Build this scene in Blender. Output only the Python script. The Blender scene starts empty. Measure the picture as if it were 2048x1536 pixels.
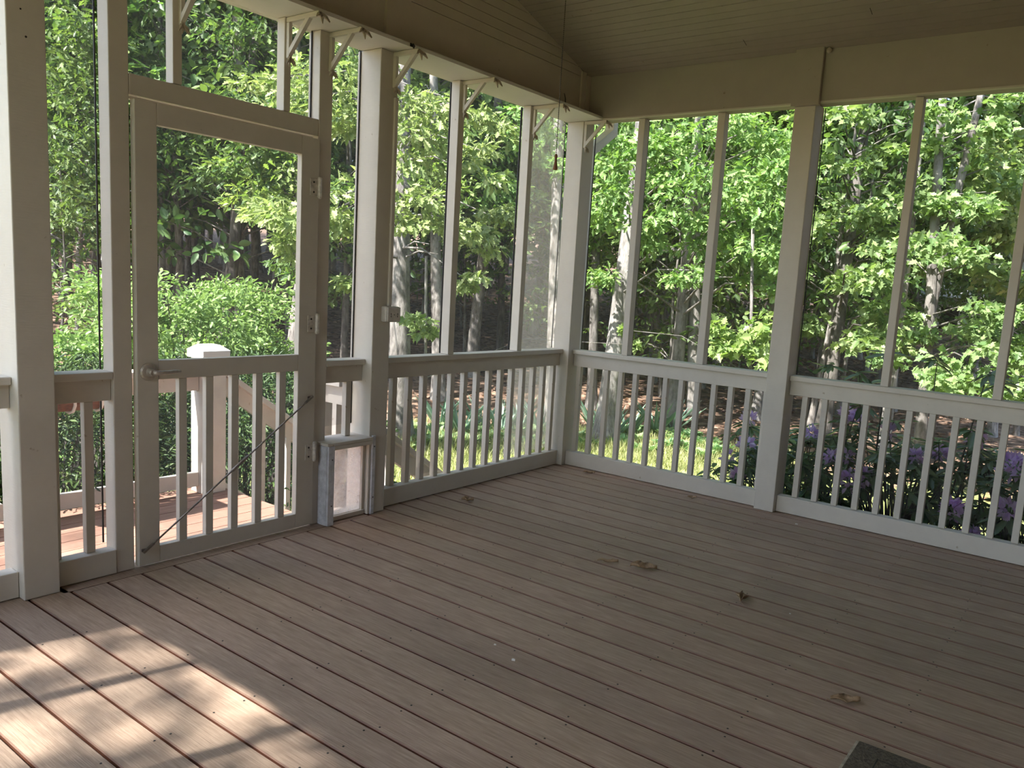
import bpy, bmesh, math, random
import numpy as np
from mathutils import Vector, Matrix, Euler

random.seed(7)
rng = np.random.default_rng(11)
scn = bpy.context.scene
col = scn.collection
PI = math.pi

# ------------------------------------------------------------------ camera
CAM = np.array([-4.8425, -3.3119, 1.3471])
YAW, PIT, ROL, FPX, PPX, PPY = 0.9457, -0.1443, 0.0630, 1593.41, 1091.2, 798.36
_f = np.array([math.sin(YAW)*math.cos(PIT), math.cos(YAW)*math.cos(PIT), math.sin(PIT)])
_r = np.array([math.cos(YAW), -math.sin(YAW), 0.0])
_u = np.cross(_r, _f)
CR = _r*math.cos(ROL) + _u*math.sin(ROL)
CU = -_r*math.sin(ROL) + _u*math.cos(ROL)
CF = _f

def at(u, v, Z):
    """world point seen at pixel (u, v) of the 2048x1536 photograph, Z metres in front of the lens"""
    return CAM + Z*(CF + CR*(u-PPX)/FPX - CU*(v-PPY)/FPX)

def pix(p):
    d = np.asarray(p, float) - CAM
    z = d @ CF
    return PPX + FPX*(d @ CR)/z, PPY - FPX*(d @ CU)/z, z

cam_data = bpy.data.cameras.new('camera')
cam_data.sensor_fit = 'HORIZONTAL'
cam_data.sensor_width = 36.0
cam_data.lens = FPX/2048*36.0
cam_data.shift_x = -(PPX-1024)/2048
cam_data.shift_y = (PPY-768)/2048
cam_data.clip_end = 400
cam = bpy.data.objects.new('camera', cam_data)
m = Matrix(((CR[0], CU[0], -CF[0], CAM[0]), (CR[1], CU[1], -CF[1], CAM[1]), (CR[2], CU[2], -CF[2], CAM[2]), (0, 0, 0, 1)))
cam.matrix_world = m
col.objects.link(cam)
scn.camera = cam

# ------------------------------------------------------------------ materials
class NT:
    def __init__(s, name):
        s.mat = bpy.data.materials.new(name)
        s.mat.use_nodes = True
        s.t = s.mat.node_tree
        s.t.nodes.clear()
        s.out = s.t.nodes.new('ShaderNodeOutputMaterial')
    def n(s, typ, **kw):
        nd = s.t.nodes.new(typ)
        for k, v in kw.items():
            if k in nd.inputs.keys():
                nd.inputs[k].default_value = v
            else:
                setattr(nd, k, v)
        return nd
    def l(s, a, b):
        s.t.links.new(a, b)
    def coord(s, kind='Object', scale=(1, 1, 1)):
        tc = s.n('ShaderNodeTexCoord')
        mp = s.n('ShaderNodeMapping')
        mp.inputs['Scale'].default_value = scale
        s.l(tc.outputs[kind], mp.inputs['Vector'])
        return mp.outputs['Vector']
    def noise(s, vec, scale=5, detail=4, rough=.6):
        nd = s.n('ShaderNodeTexNoise')
        nd.inputs['Scale'].default_value = scale
        nd.inputs['Detail'].default_value = detail
        nd.inputs['Roughness'].default_value = rough
        s.l(vec, nd.inputs['Vector'])
        return nd.outputs['Fac']
    def ramp(s, fac, stops):
        nd = s.n('ShaderNodeValToRGB')
        cr = nd.color_ramp
        while len(cr.elements) > 1:
            cr.elements.remove(cr.elements[-1])
        cr.elements[0].position = stops[0][0]
        cr.elements[0].color = (*stops[0][1], 1)
        for p, c in stops[1:]:
            e = cr.elements.new(p)
            e.color = (*c, 1)
        s.l(fac, nd.inputs['Fac'])
        return nd.outputs['Color']
    def mix(s, fac, a, b, mode='MIX'):
        nd = s.n('ShaderNodeMix')
        nd.data_type = 'RGBA'
        nd.blend_type = mode
        for sock, v in ((0, fac), (6, a), (7, b)):
            if hasattr(v, 'is_output'):
                s.l(v, nd.inputs[sock])
            else:
                nd.inputs[sock].default_value = v if sock == 0 else (*v, 1)
        return nd.outputs[2]
    def bump(s, h, strength=.3, dist=.01):
        nd = s.n('ShaderNodeBump')
        nd.inputs['Strength'].default_value = strength
        nd.inputs['Distance'].default_value = dist
        s.l(h, nd.inputs['Height'])
        return nd.outputs['Normal']
    def bsdf(s, color, rough=.6, normal=None, metallic=0.0, spec=None):
        b = s.n('ShaderNodeBsdfPrincipled')
        if hasattr(color, 'is_output'):
            s.l(color, b.inputs['Base Color'])
        else:
            b.inputs['Base Color'].default_value = (*color, 1)
        b.inputs['Roughness'].default_value = rough
        b.inputs['Metallic'].default_value = metallic
        if spec is not None:
            b.inputs['Specular IOR Level'].default_value = spec
        if normal is not None:
            s.l(normal, b.inputs['Normal'])
        s.l(b.outputs[0], s.out.inputs['Surface'])
        return b

def paint(name, c, dirt=.25, grain=(3, 3, 30), rough=.55):
    t = NT(name)
    v = t.coord('Object')
    g = t.noise(t.coord('Object', grain), 6, 4)
    d = t.noise(v, 2.2, 5, .7)
    c2 = tuple(x*(1-dirt) for x in c)
    colr = t.ramp(d, [(.35, c2), (.62, c)])
    sp = t.noise(v, 26, 2, .5)
    spot = t.ramp(sp, [(.74, (1, 1, 1)), (.79, (.62, .55, .45))])
    colr = t.mix(.8, colr, spot, 'MULTIPLY')
    t.bsdf(colr, rough, t.bump(g, .18, .004))
    return t.mat

M = {}
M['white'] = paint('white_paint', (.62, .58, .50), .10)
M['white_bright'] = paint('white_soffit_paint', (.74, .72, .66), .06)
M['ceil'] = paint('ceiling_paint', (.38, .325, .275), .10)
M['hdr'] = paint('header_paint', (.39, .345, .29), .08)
M['gable'] = paint('gable_paint', (.60, .535, .43), .08)
M['rail_out'] = paint('weathered_white_paint', (.72, .67, .60), .22)
M['gutter'] = paint('gutter_white', (.78, .78, .76), .1, rough=.4)

def deck_mat(name, c0, c1, edge, axis='Y'):
    t = NT(name)
    sc = (14, 1.0, 14) if axis == 'Y' else (1.0, 14, 14)
    g = t.noise(t.coord('Object', sc), 5, 5, .65)
    sc2 = (90, 3.0, 90) if axis == 'Y' else (3.0, 90, 90)
    g2 = t.noise(t.coord('Object', sc2), 3, 3, .6)
    base = t.ramp(g, [(.3, c0), (.7, c1)])
    fine = t.ramp(g2, [(.35, (.72, .70, .68)), (.65, (1.1, 1.1, 1.1))])
    base = t.mix(.75, base, fine, 'MULTIPLY')
    v = t.coord('Object')
    blot = t.noise(v, 1.7, 6, .7)
    base = t.mix(.6, base, t.ramp(blot, [(.35, (.82, .80, .78)), (.66, (1.12, 1.10, 1.05))]), 'MULTIPLY')
    dust = t.noise(v, 9, 6, .8)
    base = t.mix(t.ramp(dust, [(.60, (0, 0, 0)), (.78, (.4, .4, .4))]), base, (.42, .38, .31))
    # per-board tint from the mesh attribute
    at_ = t.n('ShaderNodeAttribute'); at_.attribute_name = 'tint'
    base = t.mix(1.0, base, at_.outputs['Color'], 'MULTIPLY')
    geo = t.n('ShaderNodeNewGeometry')
    sep = t.n('ShaderNodeSeparateXYZ'); t.l(geo.outputs['True Normal'], sep.inputs[0])
    side = t.ramp(sep.outputs['Z'], [(.6, edge), (.95, (1, 1, 1))])
    base = t.mix(1.0, base, side, 'MULTIPLY')
    t.bsdf(base, .62, t.bump(g2, .35, .003), spec=.3)
    return t.mat
M['deck'] = deck_mat('composite_decking', (.345, .255, .196), (.455, .352, .272), (.32, .17, .13))
M['deck_out'] = deck_mat('outdoor_decking', (.26, .15, .115), (.35, .21, .165), (.75, .42, .36), 'X')

def simple(name, c, rough=.6, metallic=0.0, var=.2, scale=20):
    t = NT(name)
    n = t.noise(t.coord('Object'), scale, 4)
    colr = t.ramp(n, [(.3, tuple(x*(1-var) for x in c)), (.7, tuple(min(1, x*(1+var)) for x in c))])
    t.bsdf(colr, rough, t.bump(n, .2, .003), metallic)
    return t.mat
M['dark'] = simple('dark_gap_shade_and_fittings', (.02, .017, .014))  # near black for dark fittings, stands in for shade in gaps and holes
M['steel'] = simple('zinc_steel', (.30, .27, .24), .45, .8, .3, 60)
M['hinge'] = simple('painted_hinge', (.62, .58, .52), .45, .2, .25, 50)
M['chain'] = simple('brass_ball_chain', (.06, .05, .035), .4, .6)
M['pull'] = simple('wooden_pull', (.16, .06, .025), .5)
M['handle'] = simple('worn_painted_lever', (.42, .37, .31), .4, .3, .2, 60)
M['alu'] = simple('worn_white_aluminium', (.62, .63, .66), .4, .1, .22, 30)
M['dryleaf'] = simple('dry_leaf', (.30, .20, .11), .8, 0, .35, 60)
M['chip'] = simple('paint_chip', (.8, .78, .74), .7, 0, .1, 60)
M['coir'] = simple('coconut_fibre', (.17, .070, .035), .95, 0, .5, 45)
M['box'] = simple('grey_outlet_plastic', (.55, .52, .47), .5, 0, .15, 40)
M['peel'] = simple('peeling_painted_wood', (.42, .36, .28), .7, 0, .35, 40)
M['shingle'] = simple('roof_shingles', (.16, .15, .14), .9, 0, .3, 30)
M['siding'] = simple('house_siding', (.13, .09, .07), .7, 0, .12, 5)
M['far_siding'] = simple('far_house_siding', (.60, .62, .63), .7, 0, .08, 5)
M['far_roof'] = simple('far_house_roof', (.50, .50, .52), .8, 0, .15, 3)

def mat_mat():
    t = NT('doormat_coir')
    v = t.coord('Object')
    n = t.noise(v, 120, 3, .7)
    colr = t.ramp(n, [(.3, (.05, .04, .027)), (.7, (.17, .14, .095))])
    t.bsdf(colr, .95, t.bump(n, 1.0, .01))
    return t.mat
M['mat'] = mat_mat()

def screen_mat(op, c=(.16, .155, .145)):
    t = NT('insect_screen_mesh')
    tr = t.n('ShaderNodeBsdfTransparent')
    df = t.n('ShaderNodeBsdfDiffuse'); df.inputs['Color'].default_value = (*c, 1)
    tl = t.n('ShaderNodeBsdfTranslucent'); tl.inputs['Color'].default_value = (*c, 1)
    ms = t.n('ShaderNodeMixShader'); ms.inputs[0].default_value = .5
    t.l(df.outputs[0], ms.inputs[1]); t.l(tl.outputs[0], ms.inputs[2])
    mx = t.n('ShaderNodeMixShader')
    mx.inputs[0].default_value = op; t.l(tr.outputs[0], mx.inputs[1]); t.l(ms.outputs[0], mx.inputs[2])
    t.l(mx.outputs[0], t.out.inputs['Surface'])
    return t.mat
M['screen'] = screen_mat(.15)
M['screen_sun_haze'] = screen_mat(.27, (.80, .73, .64))  # sunlit haze of one pane, put into a paler and denser screen

def flap_mat():
    t = NT('cloudy_vinyl_flap')
    v = t.coord('Object')
    n = t.noise(v, 14, 6, .8)
    n2 = t.noise(v, 60, 4, .7)
    dirt = t.ramp(n2, [(.60, (.95, .92, .88)), (.74, (.5, .36, .26))])
    tr = t.n('ShaderNodeBsdfTransparent'); tr.inputs['Color'].default_value = (.99, .96, .94, 1)
    tl = t.n('ShaderNodeBsdfTranslucent'); t.l(dirt, tl.inputs['Color'])
    gl = t.n('ShaderNodeBsdfDiffuse'); t.l(dirt, gl.inputs['Color'])
    m1 = t.n('ShaderNodeMixShader'); m1.inputs[0].default_value = .75
    t.l(gl.outputs[0], m1.inputs[1]); t.l(tl.outputs[0], m1.inputs[2])
    fac = t.n('ShaderNodeMapRange')
    fac.inputs['From Min'].default_value = .3; fac.inputs['From Max'].default_value = .7
    fac.inputs['To Min'].default_value = .18; fac.inputs['To Max'].default_value = .5
    t.l(n, fac.inputs['Value'])
    m2 = t.n('ShaderNodeMixShader')
    t.l(fac.outputs[0], m2.inputs[0]); t.l(tr.outputs[0], m2.inputs[1]); t.l(m1.outputs[0], m2.inputs[2])
    t.l(m2.outputs[0], t.out.inputs['Surface'])
    return t.mat
M['flap'] = flap_mat()

def leaf_mat(name, dark, light, trans, rough=.45, tfac=.35):
    t = NT(name)
    oi = t.n('ShaderNodeObjectInfo')
    at_ = t.n('ShaderNodeAttribute'); at_.attribute_name = 'tint'
    c = t.mix(at_.outputs['Fac'], dark, light)
    hs = t.n('ShaderNodeHueSaturation')
    mr = t.n('ShaderNodeMapRange')
    mr.inputs['To Min'].default_value = .475; mr.inputs['To Max'].default_value = .515
    t.l(oi.outputs['Random'], mr.inputs['Value'])
    t.l(mr.outputs[0], hs.inputs['Hue']); t.l(c, hs.inputs['Color'])
    p = t.n('ShaderNodeBsdfPrincipled')
    p.inputs['Roughness'].default_value = rough
    p.inputs['Specular IOR Level'].default_value = .35
    t.l(hs.outputs[0], p.inputs['Base Color'])
    tl = t.n('ShaderNodeBsdfTranslucent')
    tc = t.mix(1.0, hs.outputs[0], trans, 'MULTIPLY')
    t.l(tc, tl.inputs['Color'])
    ms = t.n('ShaderNodeMixShader'); ms.inputs[0].default_value = tfac
    t.l(p.outputs[0], ms.inputs[1]); t.l(tl.outputs[0], ms.inputs[2])
    t.l(ms.outputs[0], t.out.inputs['Surface'])
    return t.mat
M['oak_lit'] = leaf_mat('oak_leaves_sunlit', (.15, .24, .075), (.35, .43, .20), (1.35, 1.5, .85))  # paler copy of the oak leaves, sunlight is put into the colour
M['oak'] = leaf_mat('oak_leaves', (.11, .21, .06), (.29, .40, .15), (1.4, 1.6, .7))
M['maple'] = leaf_mat('maple_leaves', (.115, .195, .07), (.31, .40, .17), (1.3, 1.5, .7))
M['forest'] = leaf_mat('forest_leaves', (.045, .10, .035), (.165, .25, .085), (1.4, 1.6, .7))  # darker leaf colour, also puts shade into the trees on the left
M['shrub'] = leaf_mat('shrub_leaves', (.14, .24, .07), (.27, .38, .14), (1.2, 1.3, .8))
M['yew'] = leaf_mat('yew_needles', (.016, .042, .018), (.075, .13, .030), (1.1, 1.2, .6), .5, .2)
M['rhodo'] = leaf_mat('rhododendron_leaves', (.07, .145, .065), (.21, .30, .14), (1, 1.1, .6), .3, .2)
M['petal'] = leaf_mat('lilac_petals', (.72, .46, .80), (.92, .76, .96), (1.2, 1.1, 1.3), .5, .4)
M['iris'] = leaf_mat('iris_leaves', (.19, .33, .25), (.33, .46, .36), (1.1, 1.2, 1), .4, .3)
M['herb'] = leaf_mat('ground_plant_leaves', (.16, .31, .13), (.33, .48, .22), (1.1, 1.2, .8), .5, .3)
M['grass'] = leaf_mat('grass_blades', (.30, .36, .13), (.60, .60, .32), (1.2, 1.2, .7), .5, .35)
M['litter'] = leaf_mat('fallen_leaves', (.17, .10, .06), (.42, .29, .20), (1, .9, .7), .8, .15)

def bark_mat(name, c0, c1):
    t = NT(name)
    v = t.coord('Object', (1, 1, .22))
    n = t.noise(v, 22, 6, .75)
    big = t.noise(t.coord('Object', (1, 1, .5)), 4, 4, .7)
    c = t.ramp(n, [(.32, tuple(x*.35 for x in c0)), (.5, c0), (.72, c1)])
    c = t.mix(t.ramp(big, [(.45, (0, 0, 0)), (.62, (.6, .6, .6))]), c, tuple(min(1, x*1.35) for x in c1))
    oi = t.n('ShaderNodeObjectInfo')
    mr = t.n('ShaderNodeMapRange'); mr.inputs['To Min'].default_value = .75; mr.inputs['To Max'].default_value = 1.1
    t.l(oi.outputs['Random'], mr.inputs['Value'])
    hs = t.n('ShaderNodeHueSaturation'); t.l(mr.outputs[0], hs.inputs['Value']); t.l(c, hs.inputs['Color'])
    t.bsdf(hs.outputs[0], .9, t.bump(n, .9, .03))
    return t.mat
M['bark'] = bark_mat('grey_bark', (.17, .155, .14), (.34, .32, .30))
M['bark_pale'] = bark_mat('pale_bark', (.22, .205, .19), (.42, .40, .38))
M['bark_dark'] = bark_mat('dark_bark', (.09, .08, .07), (.18, .165, .15))

def ground_mat():
    t = NT('forest_floor_and_lawn')
    v = t.coord('Object')
    n = t.noise(v, 7, 8, .8)
    vo = t.n('ShaderNodeTexVoronoi'); vo.inputs['Scale'].default_value = 9
    t.l(v, vo.inputs['Vector'])
    lit = t.ramp(vo.outputs['Color'], [(.15, (.10, .06, .038)), (.5, (.22, .135, .09)), (.85, (.38, .26, .185))])
    lit = t.mix(.6, lit, t.ramp(n, [(.35, (.45, .42, .40)), (.65, (1.15, 1.1, 1.05))]), 'MULTIPLY')
    lawn = t.ramp(n, [(.3, (.16, .20, .06)), (.7, (.34, .37, .13))])
    at_ = t.n('ShaderNodeAttribute'); at_.attribute_name = 'lawn'
    c = t.mix(at_.outputs['Fac'], lit, lawn)
    t.bsdf(c, .95, t.bump(n, .8, .05))
    return t.mat
M['ground'] = ground_mat()

# ------------------------------------------------------------------ mesh helpers
class MB:
    def __init__(s):
        s.v, s.f, s.tint = [], [], []
    def face(s, idx, tint=None):
        s.f.append(tuple(idx)); s.tint.append(tint)
    def box(s, x0, x1, y0, y1, z0, z1, tint=None):
        if x0 > x1: x0, x1 = x1, x0
        if y0 > y1: y0, y1 = y1, y0
        b = len(s.v)
        s.v += [(x0, y0, z0), (x1, y0, z0), (x1, y1, z0), (x0, y1, z0), (x0, y0, z1), (x1, y0, z1), (x1, y1, z1), (x0, y1, z1)]
        for q in ((0, 3, 2, 1), (4, 5, 6, 7), (0, 1, 5, 4), (1, 2, 6, 5), (2, 3, 7, 6), (3, 0, 4, 7)):
            s.face([b+i for i in q], tint)
        return s
    def bar(s, p, q, w, h, up=(0, 0, 1)):
        """rectangular bar from p to q, w across, h along up"""
        p, q = Vector(p), Vector(q)
        d = (q-p).normalized()
        sd = d.cross(Vector(up)).normalized()
        u = sd.cross(d)
        b = len(s.v)
        for e in (p, q):
            for a, c in ((-1, -1), (1, -1), (1, 1), (-1, 1)):
                s.v.append(tuple(e + sd*(a*w/2) + u*(c*h/2)))
        for k in ((3, 2, 1, 0), (4, 5, 6, 7), (0, 1, 5, 4), (1, 2, 6, 5), (2, 3, 7, 6), (3, 0, 4, 7)):
            s.face([b+i for i in k])
        return s
    def tube(s, pts, radii, n=8, cap=True):
        pts = [Vector(p) for p in pts]
        if not hasattr(radii, '__len__'): radii = [radii]*len(pts)
        rings = []
        for i, p in enumerate(pts):
            d = (pts[min(i+1, len(pts)-1)] - pts[max(i-1, 0)]).normalized()
            a = Vector((1, 0, 0)) if abs(d.x) < .8 else Vector((0, 1, 0))
            e1 = d.cross(a).normalized(); e2 = d.cross(e1)
            b = len(s.v)
            for k in range(n):
                t = 2*PI*k/n
                s.v.append(tuple(p + (e1*math.cos(t) + e2*math.sin(t))*radii[i]))
            rings.append(b)
        for a, b in zip(rings, rings[1:]):
            for k in range(n):
                s.face((a+k, a+(k+1) % n, b+(k+1) % n, b+k))
        if cap:
            s.face([rings[0]+k for k in range(n)][::-1]); s.face([rings[-1]+k for k in range(n)])
        return s
    def lathe(s, c, prof, axis='z', n=20):
        """prof: list of (radius, offset along axis)"""
        c = Vector(c)
        ax = {'x': (Vector((1, 0, 0)), Vector((0, 1, 0)), Vector((0, 0, 1))), 'y': (Vector((0, 1, 0)), Vector((0, 0, 1)), Vector((1, 0, 0))), 'z': (Vector((0, 0, 1)), Vector((1, 0, 0)), Vector((0, 1, 0)))}[axis]
        rings = []
        for r, h in prof:
            b = len(s.v)
            for k in range(n):
                t = 2*PI*k/n
                s.v.append(tuple(c + ax[0]*h + (ax[1]*math.cos(t)+ax[2]*math.sin(t))*r))
            rings.append(b)
        for a, b in zip(rings, rings[1:]):
            for k in range(n):
                s.face((a+k, a+(k+1) % n, b+(k+1) % n, b+k))
        s.face([rings[0]+k for k in range(n)][::-1]); s.face([rings[-1]+k for k in range(n)])
        return s
    def prism(s, poly, d):
        """poly of 3D points extruded by vector d"""
        d = Vector(d); b = len(s.v); n = len(poly)
        s.v += [tuple(p) for p in poly] + [tuple(Vector(p)+d) for p in poly]
        s.face(list(range(b, b+n))[::-1]); s.face(range(b+n, b+2*n))
        for k in range(n):
            s.face((b+k, b+(k+1) % n, b+n+(k+1) % n, b+n+k))
        return s

PFX = {}
def obj(name, mb, mat, parent=None, bevel=0.0, smooth=False):
    """one mesh object; mb in world coordinates; parent = an object without rotation"""
    me = bpy.data.meshes.new(name)
    off = Vector((0, 0, 0))
    p = parent
    while p is not None:
        off += p.location
        p = p.parent
    vs = [(a-off.x, b-off.y, c-off.z) for a, b, c in mb.v]
    me.from_pydata(vs, [], mb.f)
    bm = bmesh.new(); bm.from_mesh(me)
    bmesh.ops.recalc_face_normals(bm, faces=bm.faces)
    bm.to_mesh(me); bm.free()
    if any(t is not None for t in mb.tint):
        ca = me.attributes.new('tint', 'FLOAT_COLOR', 'CORNER')
        arr = []
        for p_, t in zip(me.polygons, mb.tint):
            t = t or (1, 1, 1)
            arr += [t[0], t[1], t[2], 1.0]*p_.loop_total
        ca.data.foreach_set('color', arr)
    elif mat in (M['deck'], M['deck_out']):
        ca = me.attributes.new('tint', 'FLOAT_COLOR', 'CORNER')
        ca.data.foreach_set('color', [1.0]*(4*len(me.loops)))
    me.materials.append(mat)
    if smooth:
        me.polygons.foreach_set('use_smooth', [True]*len(me.polygons))
    o = bpy.data.objects.new(name, me)
    col.objects.link(o)
    if parent is not None:
        o.parent = parent
    if bevel:
        bv = o.modifiers.new('bevel', 'BEVEL')
        bv.width = bevel; bv.segments = 2; bv.limit_method = 'ANGLE'
    return o

def tag(o, label, cat, group=None, kind=None):
    if label: o['label'] = label
    if cat: o['category'] = cat
    if group: o['group'] = group
    if kind: o['kind'] = kind
    return o

def thing(name, label, cat, loc=(0, 0, 0), group=None, kind=None):
    o = bpy.data.objects.new(name, None)
    o.empty_display_size = .05
    col.objects.link(o)
    o.location = loc
    return tag(o, label, cat, group, kind)

def struct(name, mb, mat, **k):
    o = obj(name, mb, mat, **k)
    o['kind'] = 'structure'
    return o

def copy_child(src, parent, loc):
    c = src.copy(); col.objects.link(c); c.parent = parent; c.location = loc
    return c

# leaves in bulk --------------------------------------------------------------
def leafshape(kind):
    """local outline, x along the leaf (0..1), two half blades folded a little at the midrib"""
    half = {
        'oak': [(.06, .03), (.2, .13), (.3, .08), (.42, .27), (.52, .12), (.66, .31), (.76, .13), (.9, .14)],
        'maple': [(.02, .06), (.06, .30), (.22, .22), (.34, .52), (.46, .26), (.66, .30), (.74, .13)],
        'oval': [(.12, .15), (.38, .25), (.68, .21)],
        'long': [(.15, .10), (.5, .15), (.8, .10)],
        'sword': [(.1, .035), (.6, .032)],
        'blade': [(.4, .022)],
    }[kind]
    top = [(0, 0)] + half + [(1, 0)]
    n = len(top)
    V = [(x, y, .18*y - .22*x*x) for x, y in top] + [(x, -y, .18*y - .22*x*x) for x, y in half]
    f1 = list(range(n))
    f2 = [0] + [n+i for i in range(len(half))] + [n-1]
    return np.array(V, float), [f1, f2[::-1]]

def leaf_mesh(name, kind, P, D, N, S, T, mat):
    """P centres, D leaf directions, N normals, S sizes, T tint 0..1 (arrays)"""
    V, F = leafshape(kind)
    P, D, N, S, T = map(lambda a: np.asarray(a, float), (P, D, N, S, T))
    D = D/np.linalg.norm(D, axis=1, keepdims=True)
    N = N - D*np.sum(N*D, axis=1, keepdims=True)
    N = N/(np.linalg.norm(N, axis=1, keepdims=True)+1e-9)
    B = np.cross(N, D)
    n = len(P); k = len(V)
    W = P[:, None, :] + S[:, None, None]*(V[None, :, 0:1]*D[:, None, :] + V[None, :, 1:2]*B[:, None, :] + V[None, :, 2:3]*N[:, None, :])
    me = bpy.data.meshes.new(name)
    me.vertices.add(n*k)
    me.vertices.foreach_set('co', W.reshape(-1).astype(np.float32))
    flat = np.concatenate([np.array(f) for f in F]); L = len(flat)
    loops = (np.arange(n)[:, None]*k + flat[None, :]).reshape(-1)
    me.loops.add(len(loops))
    me.loops.foreach_set('vertex_index', loops.astype(np.int32))
    tot = np.array([len(f) for f in F]); st = np.concatenate([[0], np.cumsum(tot)[:-1]])
    me.polygons.add(n*len(F))
    me.polygons.foreach_set('loop_start', (np.arange(n)[:, None]*L + st[None, :]).reshape(-1).astype(np.int32))
    me.update(calc_edges=True)
    a = me.attributes.new('tint', 'FLOAT', 'FACE')
    a.data.foreach_set('value', np.repeat(T, len(F)).astype(np.float32))
    me.materials.append(mat)
    me.validate()
    return me

def link(name, me, parent=None, loc=(0, 0, 0)):
    o = bpy.data.objects.new(name, me)
    col.objects.link(o)
    o.location = loc
    if parent is not None: o.parent = parent
    return o

def unit(a):
    return a/(np.linalg.norm(a, axis=-1, keepdims=True)+1e-9)

class Leaves:
    def __init__(s): s.P, s.D, s.N, s.S, s.T = [], [], [], [], []
    def add(s, P, D, N, S, T):
        s.P.append(P); s.D.append(D); s.N.append(N); s.S.append(S); s.T.append(T)
    def spray(s, c, r, n, size, flat=.3, droop=.25, up=.9, sd=None, out=None):
        """a leafy branch end: leaves scattered in a flattened ball, mostly facing up and pointing outward"""
        c = np.asarray(c, float)
        q = rng.normal(size=(n, 3)); q = unit(q)*(rng.random((n, 1))**.5)
        q[:, 2] *= flat
        P = c + q*r
        P[:, 2] -= droop*r*(q[:, 0]**2+q[:, 1]**2)
        o = q.copy()
        if out is not None: o = o + np.asarray(out)*.8
        D = unit(o + rng.normal(size=(n, 3))*.55 + np.array([0, 0, -.25]))
        N = unit(np.array([0, 0, up]) + rng.normal(size=(n, 3))*.55)
        T = np.clip(.5+rng.normal(size=n)*.3, 0, 1)
        s.add(P, D, N, size*(.7+.6*rng.random(n)), T)
    def mesh(s, name, kind, mat, off=(0, 0, 0)):
        P = np.concatenate(s.P) - np.asarray(off, float)
        return leaf_mesh(name, kind, P, np.concatenate(s.D), np.concatenate(s.N), np.concatenate(s.S), np.concatenate(s.T), mat)
    @property
    def n(s): return sum(len(p) for p in s.P)

exec_parts = True
# ================================================================== PORCH
XW = -5.20        # end wall on the left (its inner post line)
YB = -3.95        # house wall behind the lens
HZ = 2.4976       # underside of the headers
CZ, SL = 2.79, .31  # ceiling: z = CZ - SL*x on the right slope
RX = XW/2         # ridge
def ceil_z(x): return CZ - SL*x if x > RX else CZ - SL*(XW - x)

# floor: composite boards running away from the left wall
mb = MB()
G0, BP = -1.8863, .1429
k0 = int((XW - .2 - G0)/BP) - 1
for k in range(k0, 16):
    x0 = G0 + k*BP + .0036; x1 = x0 + BP - .0072
    if x1 > .13: x1 = .13
    if x0 > .12: break
    far = -.022 if (x0 > -3.50 and x1 < -1.87) else .13
    if x1 < XW-.1: continue
    j = .92 + .16*random.random()
    tint = (j*(1+.04*random.random()), j, j*(1-.03*random.random()))
    # rounded board: top with eased edges
    e = .0035
    prof = [(x0, -.028), (x0, -e), (x0+e, 0), (x1-e, 0), (x1, -e), (x1, -.028)]
    b = len(mb.v); n = len(prof)
    mb.v += [(x, YB, z) for x, z in prof] + [(x, far, z) for x, z in prof]
    mb.face(list(range(b, b+n)), tint); mb.face(list(range(b+n, b+2*n))[::-1], tint)
    for i in range(n):
        mb.face((b+i, b+(i+1) % n, b+n+(i+1) % n, b+n+i), tint)
mb.box(-3.485, -1.90, -.018, .13, -.028, 0, (.95, .93, .93))
floor = struct('floor', mb, M['deck'])
sub = MB().box(XW-.12, .13, YB, .13, -.20, -.030)
struct('floor_joists', sub, M['dark'])  # one solid sheet, its near-black colour stands for shade under the boards
rim = MB().box(XW-.14, .16, .131, .165, -.30, -.002); rim.box(.131, .165, YB, .13, -.30, -.002)
struct('trim_1', rim, M['rail_out'])
# screw heads along the joist lines
sc_ = MB()
for yj in (-.42, -.83, -1.24, -1.65, -2.06, -2.47, -2.88):
    for k in range(k0+3, 14):
        for dx in (.022, BP-.022):
            if random.random() < .8:
                x = G0 + k*BP + dx + random.uniform(-.004, .004)
                if x < .04: sc_.lathe((x, yj+random.uniform(-.012, .012), .0002), [(.0036, 0), (.0036, .0006)], n=6)
obj('deck_screw', sc_, M['dark'], floor)['kind'] = 'stuff'

# ---- posts
def post(x0, x1, y0, y1, z1, label, name='porch_post'):
    r = thing(name, label, 'post', ((x0+x1)/2, (y0+y1)/2, 0))
    obj('shaft', MB().box(x0, x1, y0, y1, .0015, z1), M['white'], r, bevel=.004)
    return r
PZ = HZ - .001
p = post(-3.6184, -3.4897, 0, .18, PZ, 'thick white post left of the screen door, nearest on that wall')
obj('nail', MB().lathe((-3.555, -.001, 2.10), [(.004, 0), (.004, .002)], 'y', 8), M['dark'], p)
obj('nail', MB().lathe((-3.57, -.001, 2.19), [(.003, 0), (.003, .002)], 'y', 8), M['dark'], p)
P1 = post(-1.895, -1.7709, 0, .18, PZ, 'thick white post right of the screen door, holding an outlet box')
PC = post(0, .14, 0, .14, PZ, 'white corner post where the two screened walls meet')
P3 = post(0, .16, -1.6425, -1.5145, PZ, 'thick white post in the middle of the right-hand screened wall')
DL = post(-3.245, -3.167, .052, .14, PZ, 'narrow white jamb post on the handle side of the screen door', 'door_jamb_post')
DR = post(-2.238, -2.157, .052, .14, PZ, 'narrow white jamb post on the hinge side of the screen door', 'door_jamb_post')

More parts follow.
